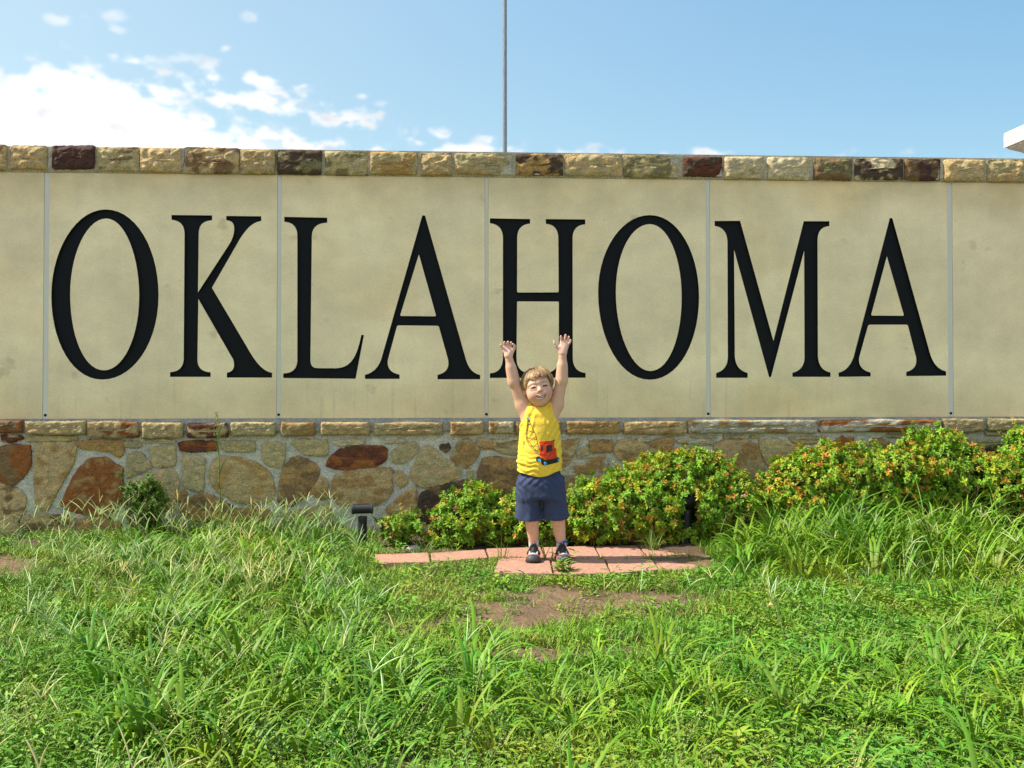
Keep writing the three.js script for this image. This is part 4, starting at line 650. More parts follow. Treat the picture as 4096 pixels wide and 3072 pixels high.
    d -= smooth(0.458, 0.425, y) * (0.0028 * fbm3(x * 16, y * 9, z * 16, 3) + 0.0036 * smooth(0.33, 0.21, y) * Math.sin(Math.atan2(z, x - (x < -0.03 ? -0.0958 : 0.044)) * 5 + 2 * n3(x * 6, y * 9, 3)) + 0.0030 * smooth(0.36, 0.43, y) * Math.sin(y * 150 + Math.abs(x - hipC) * 160) * smooth(0.10, 0.05, Math.abs(Math.abs(x - hipC) - 0.06)) + 0.0016 * Math.sin((x + y * 0.7) * 120 + 4 * n3(x * 9, y * 9, 5)) * smooth(0.2, 0.36, y));
    const hem = x < -0.026 ? 0.2035 + 0.010 * smooth(-0.13, -0.165, x) : 0.2065 + 0.010 * smooth(0.07, 0.11, x);
    return smax(d, hem - y, 0.003);
  };
  const shg = surfaceNet(shortsSDF, [-0.18, 0.185, -0.125], [0.13, 0.475, 0.125], 0.0042);
  metricUV(shg, 60);
  const navy = std({ color: rgb(0.036, 0.052, 0.120), roughness: 0.9, bumpMap: TX.cloth, bumpScale: 0.0006 });
  const shorts = part('shorts', shg, navy, kid);
  {  // stitching round the hems
    const stitch = std({ color: rgb(0.07, 0.09, 0.19), roughness: 0.9 });
    for (const [cx, r0, h] of [[-0.0958, 0.0685, 0.2235], [0.0440, 0.0665, 0.2265]]) { const pts = []; for (let i = 0; i < 48; i++) { const a = i / 48 * Math.PI * 2; let r = r0 * 0.8; while (shortsSDF(cx + Math.cos(a) * r, h, 0.006 + Math.sin(a) * r) < 0 && r < 0.1) r += 0.0004; pts.push(new THREE.Vector3(cx + Math.cos(a) * r, h, 0.006 + Math.sin(a) * r)); } part('hem', new THREE.TubeGeometry(new THREE.CatmullRomCurve3(pts, true), 160, 0.0007, 5, true), stitch, shorts); }
  }
  // ---- socks and shoes
  const sockMat = [std({ color: rgb(0.55, 0.55, 0.54), roughness: 0.95 }), std({ color: rgb(0.62, 0.62, 0.62), roughness: 0.95 })], blueBand = std({ color: rgb(0.03, 0.10, 0.52), roughness: 0.9 });
  const SH = { toe: [0.050, 0.051, 0.054], red: [0.42, 0.045, 0.035], coral: [0.55, 0.12, 0.10], grey: [0.60, 0.60, 0.58], black: [0.016, 0.014, 0.015] };
  [[anL, -0.08, 0], [anR, 0.10, 1]].forEach(([an, yaw, side]) => {
    const g = new THREE.LatheGeometry([[0.0225, 0.0], [0.0262, 0.012], [0.0262, 0.028], [0.0272, 0.0385], [0.0260, 0.041], [0.0225, 0.0405]].map(([a, b]) => new THREE.Vector2(a, b)), 28); const s = part('sock', g, sockMat[side], kid); s.position.set(an[0], 0.056, an[2]);
    if (side) { const b = part('band', new THREE.CylinderGeometry(0.0280, 0.0275, 0.0135, 28, 1, true), blueBand, s); b.position.y = 0.035; b.material.side = THREE.DoubleSide; }
    const shoe = new THREE.Group(); shoe.name = 'shoe'; kid.add(shoe); shoe.position.set(an[0], -0.002, an[2] + 0.014); shoe.rotation.y = yaw;
    const outlineD = (x, z) => { const t = clamp((z + 0.055) / 0.155, 0, 1), w = lerp(0.0300, 0.0385, smooth(0.25, 0.75, t)); return Math.hypot(x * 0.036 / w, z < -0.03 ? z + 0.03 : z > 0.072 ? z - 0.072 : 0) - 0.036; };
    const sole = (x, y, z) => smax(outlineD(x, z), Math.abs(y - 0.010 - 0.006 * smooth(0.07, 0.11, z)) - 0.0095, 0.005);
    const upper = (x, y, z) => {
      const h = lerp(0.070, 0.030, smooth(-0.02, 0.085, z)) + 0.002 * smooth(0.06, 0.02, z);
      let d = smax(outlineD(x, z) + 0.003 + 0.25 * Math.max(0, y - 0.02), y - h, 0.024); d = smin(d, ell(x, y, z, [0, 0.020, 0.078], [0.034, 0.026, 0.030]), 0.012);
      d = smin(d, cone(x, y, z, [0, 0.050, 0.030], [0, 0.078, 0.0155], 0.015, 0.0115), 0.010); d = smax(d, -Math.max(Math.hypot(x, z + 0.014) - 0.0262, 0.058 - y), 0.004); return smax(d, 0.014 - y, 0.003);
    };
    const uc = (x, y, z) => {
      const ax = Math.abs(x), edge = (a, b, v) => smooth(a, b, v); let c = SH.grey;
      if (z > 0.083 && y < 0.046) c = SH.toe; else if (ax < 0.0165 - 0.05 * Math.max(0, z - 0.03) && z > 0.0 && z < 0.064) c = SH.black;
      else if (z > 0.052 && z < 0.086 && ax > 0.014) c = SH.coral; else if (z < 0.05 && ax > 0.021 && y > 0.030 && y < 0.056) c = (z > 0.03 || z < -0.02) ? SH.red : SH.black; else if (y > 0.056) c = SH.black;
      return c;
    };
    part('sole', surfaceNet(sole, [-0.05, -0.006, -0.08], [0.05, 0.032, 0.125], 0.003, () => [0.028, 0.028, 0.029]), std({ vertexColors: true, roughness: 0.8 }), shoe);
    const up = part('upper', surfaceNet(upper, [-0.05, 0.006, -0.08], [0.05, 0.098, 0.125], 0.0024, uc), std({ vertexColors: true, roughness: 0.6 }), shoe);
    const top = (x, z) => { let y = 0.1; while (y > 0.01 && upper(x, y, z) > 0) y -= 0.0005; return y; };
    const wide = std({ color: rgb(0.018, 0.017, 0.018), roughness: 0.7 }), pale = std({ color: rgb(0.62, 0.63, 0.63), roughness: 0.6 }), red = std({ color: rgb(0.34, 0.02, 0.03), roughness: 0.6 });
    const strapAt = (z, r, mat, name, half = 0.030) => { const pts = []; for (let i = 0; i <= 10; i++) { const x = (i / 10 - 0.5) * 2 * half; pts.push(new THREE.Vector3(x, top(x * 0.98, z) + r * 0.25, z)); } const g2 = new THREE.TubeGeometry(new THREE.CatmullRomCurve3(pts), 24, r, 8); part(name, g2, mat, shoe); };
    strapAt(0.026, 0.0075, wide, 'strap'); strapAt(0.0165, 0.0022, red, 'piping', 0.016);
    for (const z of [0.038, 0.0445, 0.051, 0.0575]) strapAt(z, 0.0013, std({ color: rgb(0.09, 0.06, 0.06), roughness: 0.8 }), 'lace', 0.0165);
    for (const s2 of [-1, 1]) { const pts = [0.034, 0.044, 0.055, 0.066].map((z, i) => new THREE.Vector3(s2 * (0.0195 - i * 0.0012), top(s2 * (0.0195 - i * 0.0012), z) + 0.0006, z)); part('eyestay', new THREE.TubeGeometry(new THREE.CatmullRomCurve3(pts), 20, 0.0042, 6), pale, shoe); }
    { const pts = [-0.022, -0.012, 0, 0.012, 0.022].map((x) => new THREE.Vector3(x, top(x, 0.070) + 0.0005, 0.070 - Math.abs(x) * 0.3)); part('toe_band', new THREE.TubeGeometry(new THREE.CatmullRomCurve3(pts), 20, 0.0042, 6), pale, shoe); }
    for (let i = -1; i <= 1; i++) { const b = part('badge', new RoundedBoxGeometry(0.006, 0.003, 0.004, 1, 0.001), pale, shoe); b.position.set(i * 0.010, top(i * 0.01, 0.026) + 0.0085, 0.029); }
  });
}
// ---------------------------------------------------------------- ground spotlights
function spotlight(label, pos, turn, tilt, len, tall, group) {
  const t = thing('ground_spotlight', label, 'spotlight', pos, turn, group);
  const black = std({ color: rgb(0.011, 0.012, 0.014), roughness: 0.6, bumpMap: TX.grain, bumpScale: 0.0006 }), rim = std({ color: rgb(0.026, 0.028, 0.031), roughness: 0.55 }), glass = std({ color: rgb(0.10, 0.11, 0.12), roughness: 0.15, metalness: 0.2 });
  const stem = new THREE.CylinderGeometry(0.0245, 0.0255, tall - 0.03, 24); stem.translate(0, (tall - 0.03) / 2 - 0.03, 0); part('post', stem, black, t);
  const collar = new THREE.CylinderGeometry(0.027, 0.027, 0.012, 24); collar.translate(0, tall - 0.062, 0); part('collar', collar, rim, t);
  const head = new THREE.Group(); head.name = 'head'; t.add(head); head.position.y = tall - 0.012; head.rotation.z = tilt;
  const cyl = (r, x0, x1, m, name) => { const g = new THREE.CylinderGeometry(r, r, x1 - x0, 28); g.rotateZ(Math.PI / 2); g.translate((x0 + x1) / 2, 0, 0); part(name, g, m, head); };
  cyl(0.0275, -len / 2, len / 2, black, 'housing'); cyl(0.0300, -len / 2 - 0.006, -len / 2 + 0.006, rim, 'end_ring'); cyl(0.0300, len / 2 - 0.006, len / 2 + 0.006, rim, 'end_ring'); cyl(0.0262, -len / 2 - 0.008, -len / 2 - 0.0055, glass, 'lens');
  const cool = new RoundedBoxGeometry(len * 0.62, 0.004, 0.020, 2, 0.0015); cool.translate(0, 0.0275, 0); part('top_plate', cool, rim, head);
  return t;
}
let LAMP;
{
  const a = onGround(783, 1182, -0.03); spotlight('black ground spotlight standing upright in the grass at the left end of the pavers', [a.x, groundH(a.x, a.z), a.z], 0.06, 0.02, 0.104, 0.218, 'ground spotlights in front of the wall');
  const b = onGround(1480, 1181, -0.018); LAMP = [b.x, groundH(b.x, b.z) + 0.222, b.z]; spotlight('tilted black ground spotlight half buried in the large orange tipped shrub', [b.x, groundH(b.x, b.z), b.z + 0.035], 0.55, 0.10, 0.085, 0.235, 'ground spotlights in front of the wall');
}
// ---------------------------------------------------------------- leaves
const LEAFM = (rough = 0.5, tr = 0.32) => new THREE.MeshPhysicalMaterial({ color: 0xffffff, vertexColors: true, roughness: rough, transmission: 0, side: THREE.DoubleSide, specularIntensity: 0.6 });
const leafMat = new THREE.MeshPhysicalMaterial({ vertexColors: true, roughness: 0.55, specularIntensity: 0.6, transmission: 0.26, thickness: 0, side: THREE.DoubleSide });
const grassMat = new THREE.MeshPhysicalMaterial({ vertexColors: true, roughness: 0.52, specularIntensity: 0.6, transmission: 0.20, thickness: 0, side: THREE.DoubleSide });
class Bag {   // collects triangles with colours
  constructor() { this.p = []; this.c = []; this.i = []; }
  v(p, c) { this.p.push(p.x, p.y, p.z); this.c.push(c[0], c[1], c[2]); return this.p.length / 3 - 1; }
  geo() { const g = new THREE.BufferGeometry(); g.setAttribute('position', new THREE.BufferAttribute(new Float32Array(this.p), 3)); g.setAttribute('color', new THREE.BufferAttribute(new Float32Array(this.c), 3)); g.setIndex(this.i); g.computeVertexNormals(); return g; }
  // an arching blade: base, heading, length, width, lean from upright at the base, bend to the tip
  blade(base, az, L, w, lean, bend, c0, c1, segs = 5, fold = 0.25, twist = 0) {
    const d = new THREE.Vector3(Math.cos(az), 0, Math.sin(az)), p = base.clone(), up = new THREE.Vector3(0, 1, 0); let prev = null;
    for (let s = 0; s <= segs; s++) {
      const t = s / segs, a = lean + bend * Math.pow(t, 1.4), dir = d.clone().multiplyScalar(Math.sin(a)).addScaledVector(up, Math.cos(a));
      const side = new THREE.Vector3(-d.z, 0, d.x).applyAxisAngle(dir, twist * t), nor = new THREE.Vector3().crossVectors(dir, side);
      const ww = w * 0.5 * (s === segs ? 0.04 : (t < 0.15 ? 0.62 + 2.5 * t : 1) * Math.pow(1 - t, 0.55) * 1.12), c = c0.map((q, k) => lerp(q, c1[k], smooth(0, 0.6, t)));
      const row = [this.v(p.clone().addScaledVector(side, -ww).addScaledVector(nor, ww * fold), c), this.v(p, c.map((q) => q * 1.12)), this.v(p.clone().addScaledVector(side, ww).addScaledVector(nor, ww * fold), c)];
      if (prev) for (let k = 0; k < 2; k++) this.i.push(prev[k], prev[k + 1], row[k + 1], prev[k], row[k + 1], row[k]);
      prev = row; p.addScaledVector(dir, L / segs);
    }
  }
  // a small folded leaf
  leaf(base, dir, nor, L, w, c, droop = 0.2) {
    const side = new THREE.Vector3().crossVectors(dir, nor).normalize(), n = new THREE.Vector3().crossVectors(side, dir).normalize();
    const P = (t, u, h) => base.clone().addScaledVector(dir, t * L).addScaledVector(side, u * w).addScaledVector(n, h * L - droop * t * t * L * 0.5);
    const a = this.v(P(0, 0, 0), c), l1 = this.v(P(0.33, -0.46, 0.08), c), l2 = this.v(P(0.70, -0.34, 0.06), c), m = this.v(P(0.5, 0, 0), c.map((q) => q * 1.06)), r1 = this.v(P(0.33, 0.46, 0.08), c), r2 = this.v(P(0.70, 0.34, 0.06), c), e = this.v(P(1, 0, -0.02), c);
    this.i.push(a, m, l1, l1, m, l2, l2, m, e, a, r1, m, r1, r2, m, r2, e, m);
  }
  tube(a, b, r0, r1, c) { const t = b.clone().sub(a).normalize(), s = new THREE.Vector3(0.3, 0.1, 0.9).cross(t).normalize(), n = new THREE.Vector3().crossVectors(t, s), st = this.p.length / 3; for (const [q, r] of [[a, r0], [b, r1]]) for (let k = 0; k < 4; k++) this.v(q.clone().addScaledVector(s, Math.cos(k * 1.5708) * r).addScaledVector(n, Math.sin(k * 1.5708) * r), c); for (let k = 0; k < 4; k++) { const e = (k + 1) % 4; this.i.push(st + k, st + e, st + 4 + e, st + k, st + 4 + e, st + 4 + k); } }
}
const V3 = (x, y, z) => new THREE.Vector3(x, y, z);
const dummy = new THREE.Object3D();
function copiesOf(name, geo, mat, list, parent) {   // list of [position, quaternion, scale, colour]
  const m = new THREE.InstancedMesh(geo, mat, list.length); m.name = name; m.castShadow = m.receiveShadow = true; m.userData.kind = 'stuff';
  list.forEach(([p, q, s, c], i) => { dummy.position.copy(p); dummy.quaternion.copy(q); dummy.scale.setScalar(s); dummy.updateMatrix(); m.setMatrixAt(i, dummy.matrix); m.setColorAt(i, c); }); parent.add(m); return m;
}
// ---------------------------------------------------------------- shrubs
const SHRUBLEAF = [0, 1, 2].map((kind) => [0, 1].map((q) => {
  const b = new Bag(), r = rngOf(200 + kind * 7 + q);
  const green = kind === 0 ? [0.185, 0.365, 0.020] : [0.325, 0.440, 0.024], mid = [0.46, 0.42, 0.030], tip = [0.54, 0.19, 0.028];
  for (let ring = 0; ring < 3; ring++) { const n = [5, 4, 3][ring]; for (let i = 0; i < n; i++) {
    const a = i / n * 6.283 + ring * 0.9 + (r() - 0.5) * 0.5, el = [0.10, 0.55, 1.0][ring] + (r() - 0.5) * 0.35, d = V3(Math.cos(a) * Math.cos(el), Math.sin(el), Math.sin(a) * Math.cos(el)), up = V3(-Math.cos(a) * Math.sin(el), Math.cos(el), -Math.sin(a) * Math.sin(el));
    let c = ring === 0 ? green : ring === 1 ? (kind === 2 ? mid : green) : kind === 0 ? [0.29, 0.44, 0.028] : kind === 1 ? mid : tip; if (kind === 2 && ring === 1 && r() < 0.55) c = tip; const k = 0.8 + r() * 0.4;
    b.leaf(V3(0, ring * 0.006, 0), d, up, [0.025, 0.022, 0.015][ring] * (0.85 + r() * 0.3), [0.0145, 0.012, 0.008][ring], c.map((x) => x * k), 0.25);
  } }
  b.tube(V3(0, -0.05, 0), V3(0, 0.008, 0), 0.0012, 0.0009, [0.16, 0.10, 0.035]);
  return b.geo();
}));
const flowerGeo = (() => { const b = new Bag(), r = rngOf(301); for (let i = 0; i < 26; i++) { const a = r() * 6.28, q = Math.sqrt(r()) * 0.012, p = V3(Math.cos(a) * q, 0.008 - q * q * 25 + r() * 0.003, Math.sin(a) * q); b.leaf(p, V3(Math.cos(a * 3), 0.5, Math.sin(a * 3)).normalize(), V3(0, 1, 0), 0.005, 0.005, [0.62, 0.20, 0.32]); } return b.geo(); })();
function shrub(label, lumps, { seed = 1, spacing = 0.022, warm = 0.45, scale = 1, dark = 1, flowers = 0, group, name = 'shrub', hollows = [] } = {}) {
  const c = lumps[0], o = thing(name, label, 'shrub', [c[0], groundH(c[0], c[2]), c[2]], 0, group), r = rngOf(900 + seed), lists = [[], [], [], [], [], []], fl = [], base = o.position.y;
  const stems = new Bag(), bark = [0.13, 0.075, 0.035];
  const field = (x, y, z) => { let d = 1e9; for (const [cx, cy, cz, rx, ry, rz] of lumps) d = smin(d, ell(x, y, z, [cx, cy, cz], [rx, ry, rz]), 0.06); return d + 0.085 * fbm3(x * 6.5 + seed, y * 6.5, z * 6.5, 4) + 0.02 * n3(x * 30, y * 30, z * 30); };
  let x0 = 9, x1 = -9, y1 = -9, z0 = 9, z1 = -9; for (const [cx, cy, cz, rx, ry, rz] of lumps) { x0 = Math.min(x0, cx - rx - 0.05); x1 = Math.max(x1, cx + rx + 0.05); y1 = Math.max(y1, cy + ry + 0.06); z0 = Math.min(z0, cz - rz - 0.05); z1 = Math.max(z1, cz + rz + 0.05); }
  const s = spacing, e = 0.01;
  for (let x = x0; x < x1; x += s) for (let y = base + 0.015; y < y1; y += s) for (let z = z0; z < z1; z += s) {
    const px = x + (r() - 0.5) * s * 1.4, py = y + (r() - 0.5) * s * 1.4, pz = z + (r() - 0.5) * s * 1.4, d = field(px, py, pz), keep = r(), pick = r(), spin = r(), a = r(), b2 = r(), sc = r(), tone = r();
    const behind = pz - wall.position.z + Math.tan(YAW) * px; if (behind < 0.03) continue;
    if (d > 0.014 + (pick > 0.985 ? 0.03 : 0) || d < -0.085) continue;
    if (hollows.some(([hx, hy, hz, hr, lo]) => pz > hz - 0.05 && Math.hypot(px - hx, Math.max(0, py - hy) + Math.max(0, hy - lo - py)) < hr * (0.8 + 0.4 * keep))) continue;
    const shell = smooth(-0.085, 0.0, d); if (keep > lerp(0.10, 0.60, shell)) continue;
    const n = V3(field(px + e, py, pz) - field(px - e, py, pz), field(px, py + e, pz) - field(px, py - e, pz), field(px, py, pz + e) - field(px, py, pz - e)).normalize();
    const up = n.multiplyScalar(0.75).add(V3((a - 0.5) * 0.9, 0.62, (b2 - 0.5) * 0.9)).normalize(), q = new THREE.Quaternion().setFromUnitVectors(V3(0, 1, 0), up).multiply(new THREE.Quaternion().setFromAxisAngle(V3(0, 1, 0), spin * 6.283));
    const hot = warm * (0.55 + 1.3 * smooth(-0.2, 0.4, fbm3(px * 5 + 3, py * 5, pz * 5, 2))) * shell, kind = pick < hot * 0.55 ? 2 : pick < hot * 1.5 ? 1 : 0, k = dark * (0.75 + tone * 0.5);
    lists[kind * 2 + (spin > 0.5 ? 1 : 0)].push([V3(px, py, pz).sub(o.position), q, scale * (0.72 + sc * 0.5), rgb(k, k * (0.95 + 0.1 * a), k)]);
    if (pick > 0.93 && d > -0.05) { const root = V3(lerp(px, c[0], 0.45), base + 0.01, lerp(pz, c[2], 0.45)).sub(o.position), mid = V3(lerp(px, c[0], 0.15), lerp(base, py, 0.55), lerp(pz, c[2], 0.15)).sub(o.position), end = V3(px, py, pz).sub(o.position); stems.tube(root, mid, 0.0035, 0.0025, bark); stems.tube(mid, end, 0.0025, 0.0012, bark); }
    if (d > -0.004 && a < 0.075 && up.y > 0.25) { const len = 0.03 + 0.055 * b2, dir = up.clone().add(V3((tone - 0.5) * 0.5, 0.35, (sc - 0.5) * 0.4)).normalize(), p0 = V3(px, py, pz).sub(o.position); stems.tube(p0, p0.clone().addScaledVector(dir, len), 0.0013, 0.0008, [0.2, 0.14, 0.04]); for (let j = 1; j <= 3; j++) lists[(j === 3 && pick < warm ? 2 : kind) * 2 + (j & 1)].push([p0.clone().addScaledVector(dir, len * j / 3), q, scale * (0.75 - 0.12 * j + sc * 0.25), rgb(k, k, k)]); }
    if (flowers && d > -0.01 && r() < flowers) fl.push([V3(px, py, pz).sub(o.position).addScaledVector(up, 0.018), q, 0.8 + sc * 0.5, rgb(1, 0.9 + a * 0.1, 1)]);
  }
  ['foliage', 'foliage', 'yellow_leaves', 'yellow_leaves', 'orange_leaves', 'orange_leaves'].forEach((nm, i) => { if (lists[i].length) copiesOf(nm, SHRUBLEAF[i >> 1][i & 1], leafMat, lists[i], o); });
  part('stems', stems.geo(), std({ vertexColors: true, roughness: 0.9 }), o).userData.kind = 'stuff';
  for (const [p, q, k] of fl) { const f = part('flower', flowerGeo, leafMat, o); f.position.copy(p); f.quaternion.copy(q); f.scale.setScalar(k); }
  return o;
}
const lump = (xd, yd, depth, wx, wy, wz) => { const p = atDepth(xd, yd, depth), k = depth / 2053; return [p.x, p.y, p.z, wx * k, wy * k, wz * k]; };
shrub('small low green shrub between the upright spotlight and the dark stone', [lump(868, 1140, 5.35, 36, 24, 36)], { seed: 1, warm: 0.25, dark: 0.85, flowers: 0.004 });
shrub('bushy lime green shrub just left of and behind the child', [lump(1035, 1126, 5.42, 78, 50, 70), lump(1150, 1124, 5.45, 95, 48, 68), lump(1030, 1088, 5.48, 34, 30, 46), lump(970, 1138, 5.38, 36, 36, 46), lump(1085, 1098, 5.50, 26, 24, 40)], { seed: 2, warm: 0.26, flowers: 0.0035 });
shrub('largest rounded yellow green shrub with orange tips right of the child', [lump(1435, 1098, 5.45, 195, 72, 95), lump(1300, 1110, 5.40, 85, 58, 75), lump(1475, 1033, 5.52, 110, 48, 70), lump(1575, 1092, 5.50, 72, 54, 70), lump(1385, 1055, 5.48, 70, 42, 60)], { seed: 3, warm: 0.32, flowers: 0.003, hollows: [[LAMP[0] + 0.015, LAMP[1], LAMP[2], 0.060, 0.10]] });
shrub('orange tipped shrub with pink flowers rising behind the tall grass', [lump(1810, 1060, 5.58, 150, 82, 85), lump(1740, 1080, 5.54, 85, 75, 80), lump(1790, 1000, 5.62, 65, 32, 55)], { seed: 4, warm: 0.40, flowers: 0.006 });
shrub('tall yellow green shrub with a dark hollow near the right edge', [lump(2040, 1030, 5.58, 110, 62, 75), lump(2020, 975, 5.64, 55, 40, 55), lump(1950, 1030, 5.60, 70, 60, 70), lump(2150, 1050, 5.52, 110, 60, 80)], { seed: 5, warm: 0.32, flowers: 0.004, hollows: [[...atDepth(2090, 1062, 5.5).toArray(), 0.055, 0.03]] });
shrub('green shrub corner against the wall at the right edge, highest of all', [lump(2225, 985, 5.62, 48, 55, 60), lump(2270, 1010, 5.6, 80, 80, 70)], { seed: 6, warm: 0.25 });
shrub('small dark green shrub in front of the wall beside the big rust stone', [lump(310, 1068, 5.48, 32, 26, 30), lump(322, 1102, 5.46, 27, 32, 28)], { seed: 7, warm: 0.04, dark: 0.5, scale: 0.8, spacing: 0.020 });
// ---------------------------------------------------------------- grass
const inPoly = (pts, x, z) => { let c = false; for (let i = 0, j = pts.length - 1; i < pts.length; j = i++) if ((pts[i].y > z) !== (pts[j].y > z) && x < ((pts[j].x - pts[i].x) * (z - pts[i].y)) / (pts[j].y - pts[i].y) + pts[i].x) c = !c; return c; };
const onPaver = (x, z) => pavers.some((p) => inPoly(p, x, z));
const GR = {
  tall: [0, 1, 2, 3, 4, 5].map((k) => { const b = new Bag(), r = rngOf(400 + k); for (let i = 0; i < 10; i++) { const a = r() * 6.28, q = Math.sqrt(r()) * 0.032, L = 0.055 + r() * 0.10, w = 0.0055 + r() * 0.0055, y = r(), c0 = [0.20, 0.26, 0.03], c1 = y < 0.02 ? [0.48, 0.38, 0.14] : [0.085 + 0.110 * y, 0.240 + 0.095 * y, 0.006]; b.blade(V3(Math.cos(a) * q, 0, Math.sin(a) * q), a + (r() - 0.5) * 1.4, L, w, 0.10 + r() * 0.65, 0.5 + r() * 1.9, c0, c1, 6, 0.25, (r() - 0.5) * 1.6); } return b.geo(); }),
  wide: [0, 1, 2, 3].map((k) => { const b = new Bag(), r = rngOf(430 + k); for (let i = 0; i < 10; i++) { const a = r() * 6.28, q = Math.sqrt(r()) * 0.018, L = 0.10 + r() * 0.12, w = 0.0075 + r() * 0.005, y = r(); b.blade(V3(Math.cos(a) * q, 0, Math.sin(a) * q), a + (r() - 0.5), L, w, 0.15 + r() * 0.5, 0.8 + r() * 1.7, [0.24, 0.31, 0.045], [0.065 + 0.085 * y, 0.210 + 0.08 * y, 0.008], 8, 0.3, (r() - 0.5) * 0.9); } return b.geo(); }),
  turf: [0, 1, 2, 3].map((k) => { const b = new Bag(), r = rngOf(450 + k); for (let i = 0; i < 15; i++) { const a = r() * 6.28, q = Math.sqrt(r()) * 0.035, L = 0.022 + r() * 0.040, w = 0.0025 + r() * 0.0025, y = r(), dry = r() < 0.06; b.blade(V3(Math.cos(a) * q, 0, Math.sin(a) * q), r() * 6.28, L, w, 0.3 + r() * 0.8, r() * 1.3, [0.20, 0.26, 0.03], dry ? [0.42, 0.33, 0.15] : [0.090 + 0.09 * y, 0.245 + 0.08 * y, 0.008], 3, 0.2, (r() - 0.5)); } return b.geo(); }),
  clover: [0, 1, 2].map((k) => { const b = new Bag(), r = rngOf(470 + k); for (let i = 0; i < 22; i++) { const a = r() * 6.28, q = Math.sqrt(r()) * 0.045, h = 0.008 + r() * 0.034, p = V3(Math.cos(a) * q, h, Math.sin(a) * q), t = r() * 6.28, el = (r() - 0.35) * 0.9, y = r(); b.leaf(p, V3(Math.cos(t) * Math.cos(el), Math.sin(el), Math.sin(t) * Math.cos(el)), V3((r() - 0.5) * 0.6, 1, (r() - 0.5) * 0.6).normalize(), 0.008 + r() * 0.008, 0.008 + r() * 0.003, [0.135 + 0.10 * y, 0.265 + 0.08 * y, 0.022 + 0.03 * y]); if (i % 3 === 0) b.tube(V3(p.x * 0.5, 0, p.z * 0.5), p, 0.0006, 0.0005, [0.2, 0.2, 0.07]); } return b.geo(); }),
  broad: [0, 1].map((k) => { const b = new Bag(), r = rngOf(480 + k); for (let i = 0; i < 9; i++) { const a = i * 2.4, h = 0.012 + i * 0.006, el = 0.3 + r() * 0.5, y = r(); b.leaf(V3(Math.cos(a) * 0.004, h, Math.sin(a) * 0.004), V3(Math.cos(a) * Math.cos(el), Math.sin(el), Math.sin(a) * Math.cos(el)), V3(0, 1, 0), 0.030 + r() * 0.022, 0.018 + r() * 0.008, [0.18 + 0.08 * y, 0.36 + 0.06 * y, 0.032], 0.5); } b.tube(V3(0, 0, 0), V3(0, 0.07, 0), 0.0016, 0.001, [0.2, 0.24, 0.07]); return b.geo(); }),
  lying: [0, 1, 2].map((k) => { const b = new Bag(), r = rngOf(490 + k); for (let i = 0; i < 16; i++) { const a = r() * 6.28, q = Math.sqrt(r()) * 0.055, h = 0.012 + r() * 0.045, t = r() * 6.28, el = (r() - 0.3) * 0.8, y = r(); b.leaf(V3(Math.cos(a) * q, h, Math.sin(a) * q), V3(Math.cos(t) * Math.cos(el), Math.sin(el), Math.sin(t) * Math.cos(el)), V3((r() - 0.5), 1, (r() - 0.5)).normalize(), 0.022 + r() * 0.028, 0.0075 + r() * 0.005, [0.080 + 0.09 * y, 0.235 + 0.09 * y, 0.010 + 0.015 * y], 0.4); } return b.geo(); }),
  seed: [0, 1, 2, 3].map((k) => {   // tall stems that end in pale finger spikes
    const b = new Bag(), r = rngOf(500 + k), pale = [0.49, 0.58, 0.25];
    for (let s = 0; s < 2; s++) { let p = V3((r() - 0.5) * 0.03, 0, (r() - 0.5) * 0.03); const az = r() * 6.28, L = 0.12 + r() * 0.09; let a = 0.1 + r() * 0.25; for (let i = 0; i < 4; i++) { const q = p.clone().add(V3(Math.cos(az) * Math.sin(a), Math.cos(a), Math.sin(az) * Math.sin(a)).multiplyScalar(L / 4)); b.tube(p, q, 0.0011, 0.0010, [0.26, 0.33, 0.09]); p = q; a += 0.10; }
      const n = 2 + Math.floor(r() * 3); for (let f = 0; f < n; f++) { const fa = f / n * 6.28 + r() * 1.5, L2 = 0.05 + r() * 0.045; let e = 0.3 + r() * 0.6, q0 = p.clone(); for (let j = 0; j < 4; j++) { const q1 = q0.clone().add(V3(Math.cos(fa) * Math.sin(e), Math.cos(e), Math.sin(fa) * Math.sin(e)).multiplyScalar(L2 / 4)); b.tube(q0, q1, [0.0011, 0.0019, 0.0019, 0.0015][j], [0.0019, 0.0019, 0.0015, 0.0004][j], pale.map((v) => v * (0.9 + 0.2 * r()))); q0 = q1; e += 0.10; } } }
    return b.geo(); }),
  reed: [0, 1, 2].map((k) => { const b = new Bag(), r = rngOf(540 + k); for (let i = 0; i < 14; i++) { const a = r() * 6.28, q = Math.sqrt(r()) * 0.04, y = r(); b.blade(V3(Math.cos(a) * q, 0, Math.sin(a) * q), a + (r() - 0.5) * 1.2, 0.20 + r() * 0.17, 0.0045 + r() * 0.003, 0.08 + r() * 0.4, 0.5 + r() * 1.6, [0.20, 0.26, 0.03], [0.075 + 0.09 * y, 0.215 + 0.08 * y, 0.012], 9, 0.25, (r() - 0.5) * 1.2); } return b.geo(); }),
  plume: [0, 1].map((k) => {   // loose airy heads
    const b = new Bag(), r = rngOf(520 + k); let p = V3(0, 0, 0), a = 0.1; const az = r() * 6.28; for (let i = 0; i < 5; i++) { const q = p.clone().add(V3(Math.cos(az) * Math.sin(a), Math.cos(a), Math.sin(az) * Math.sin(a)).multiplyScalar(0.05)); b.tube(p, q, 0.001, 0.0009, [0.26, 0.32, 0.1]); p = q; a += 0.12; }
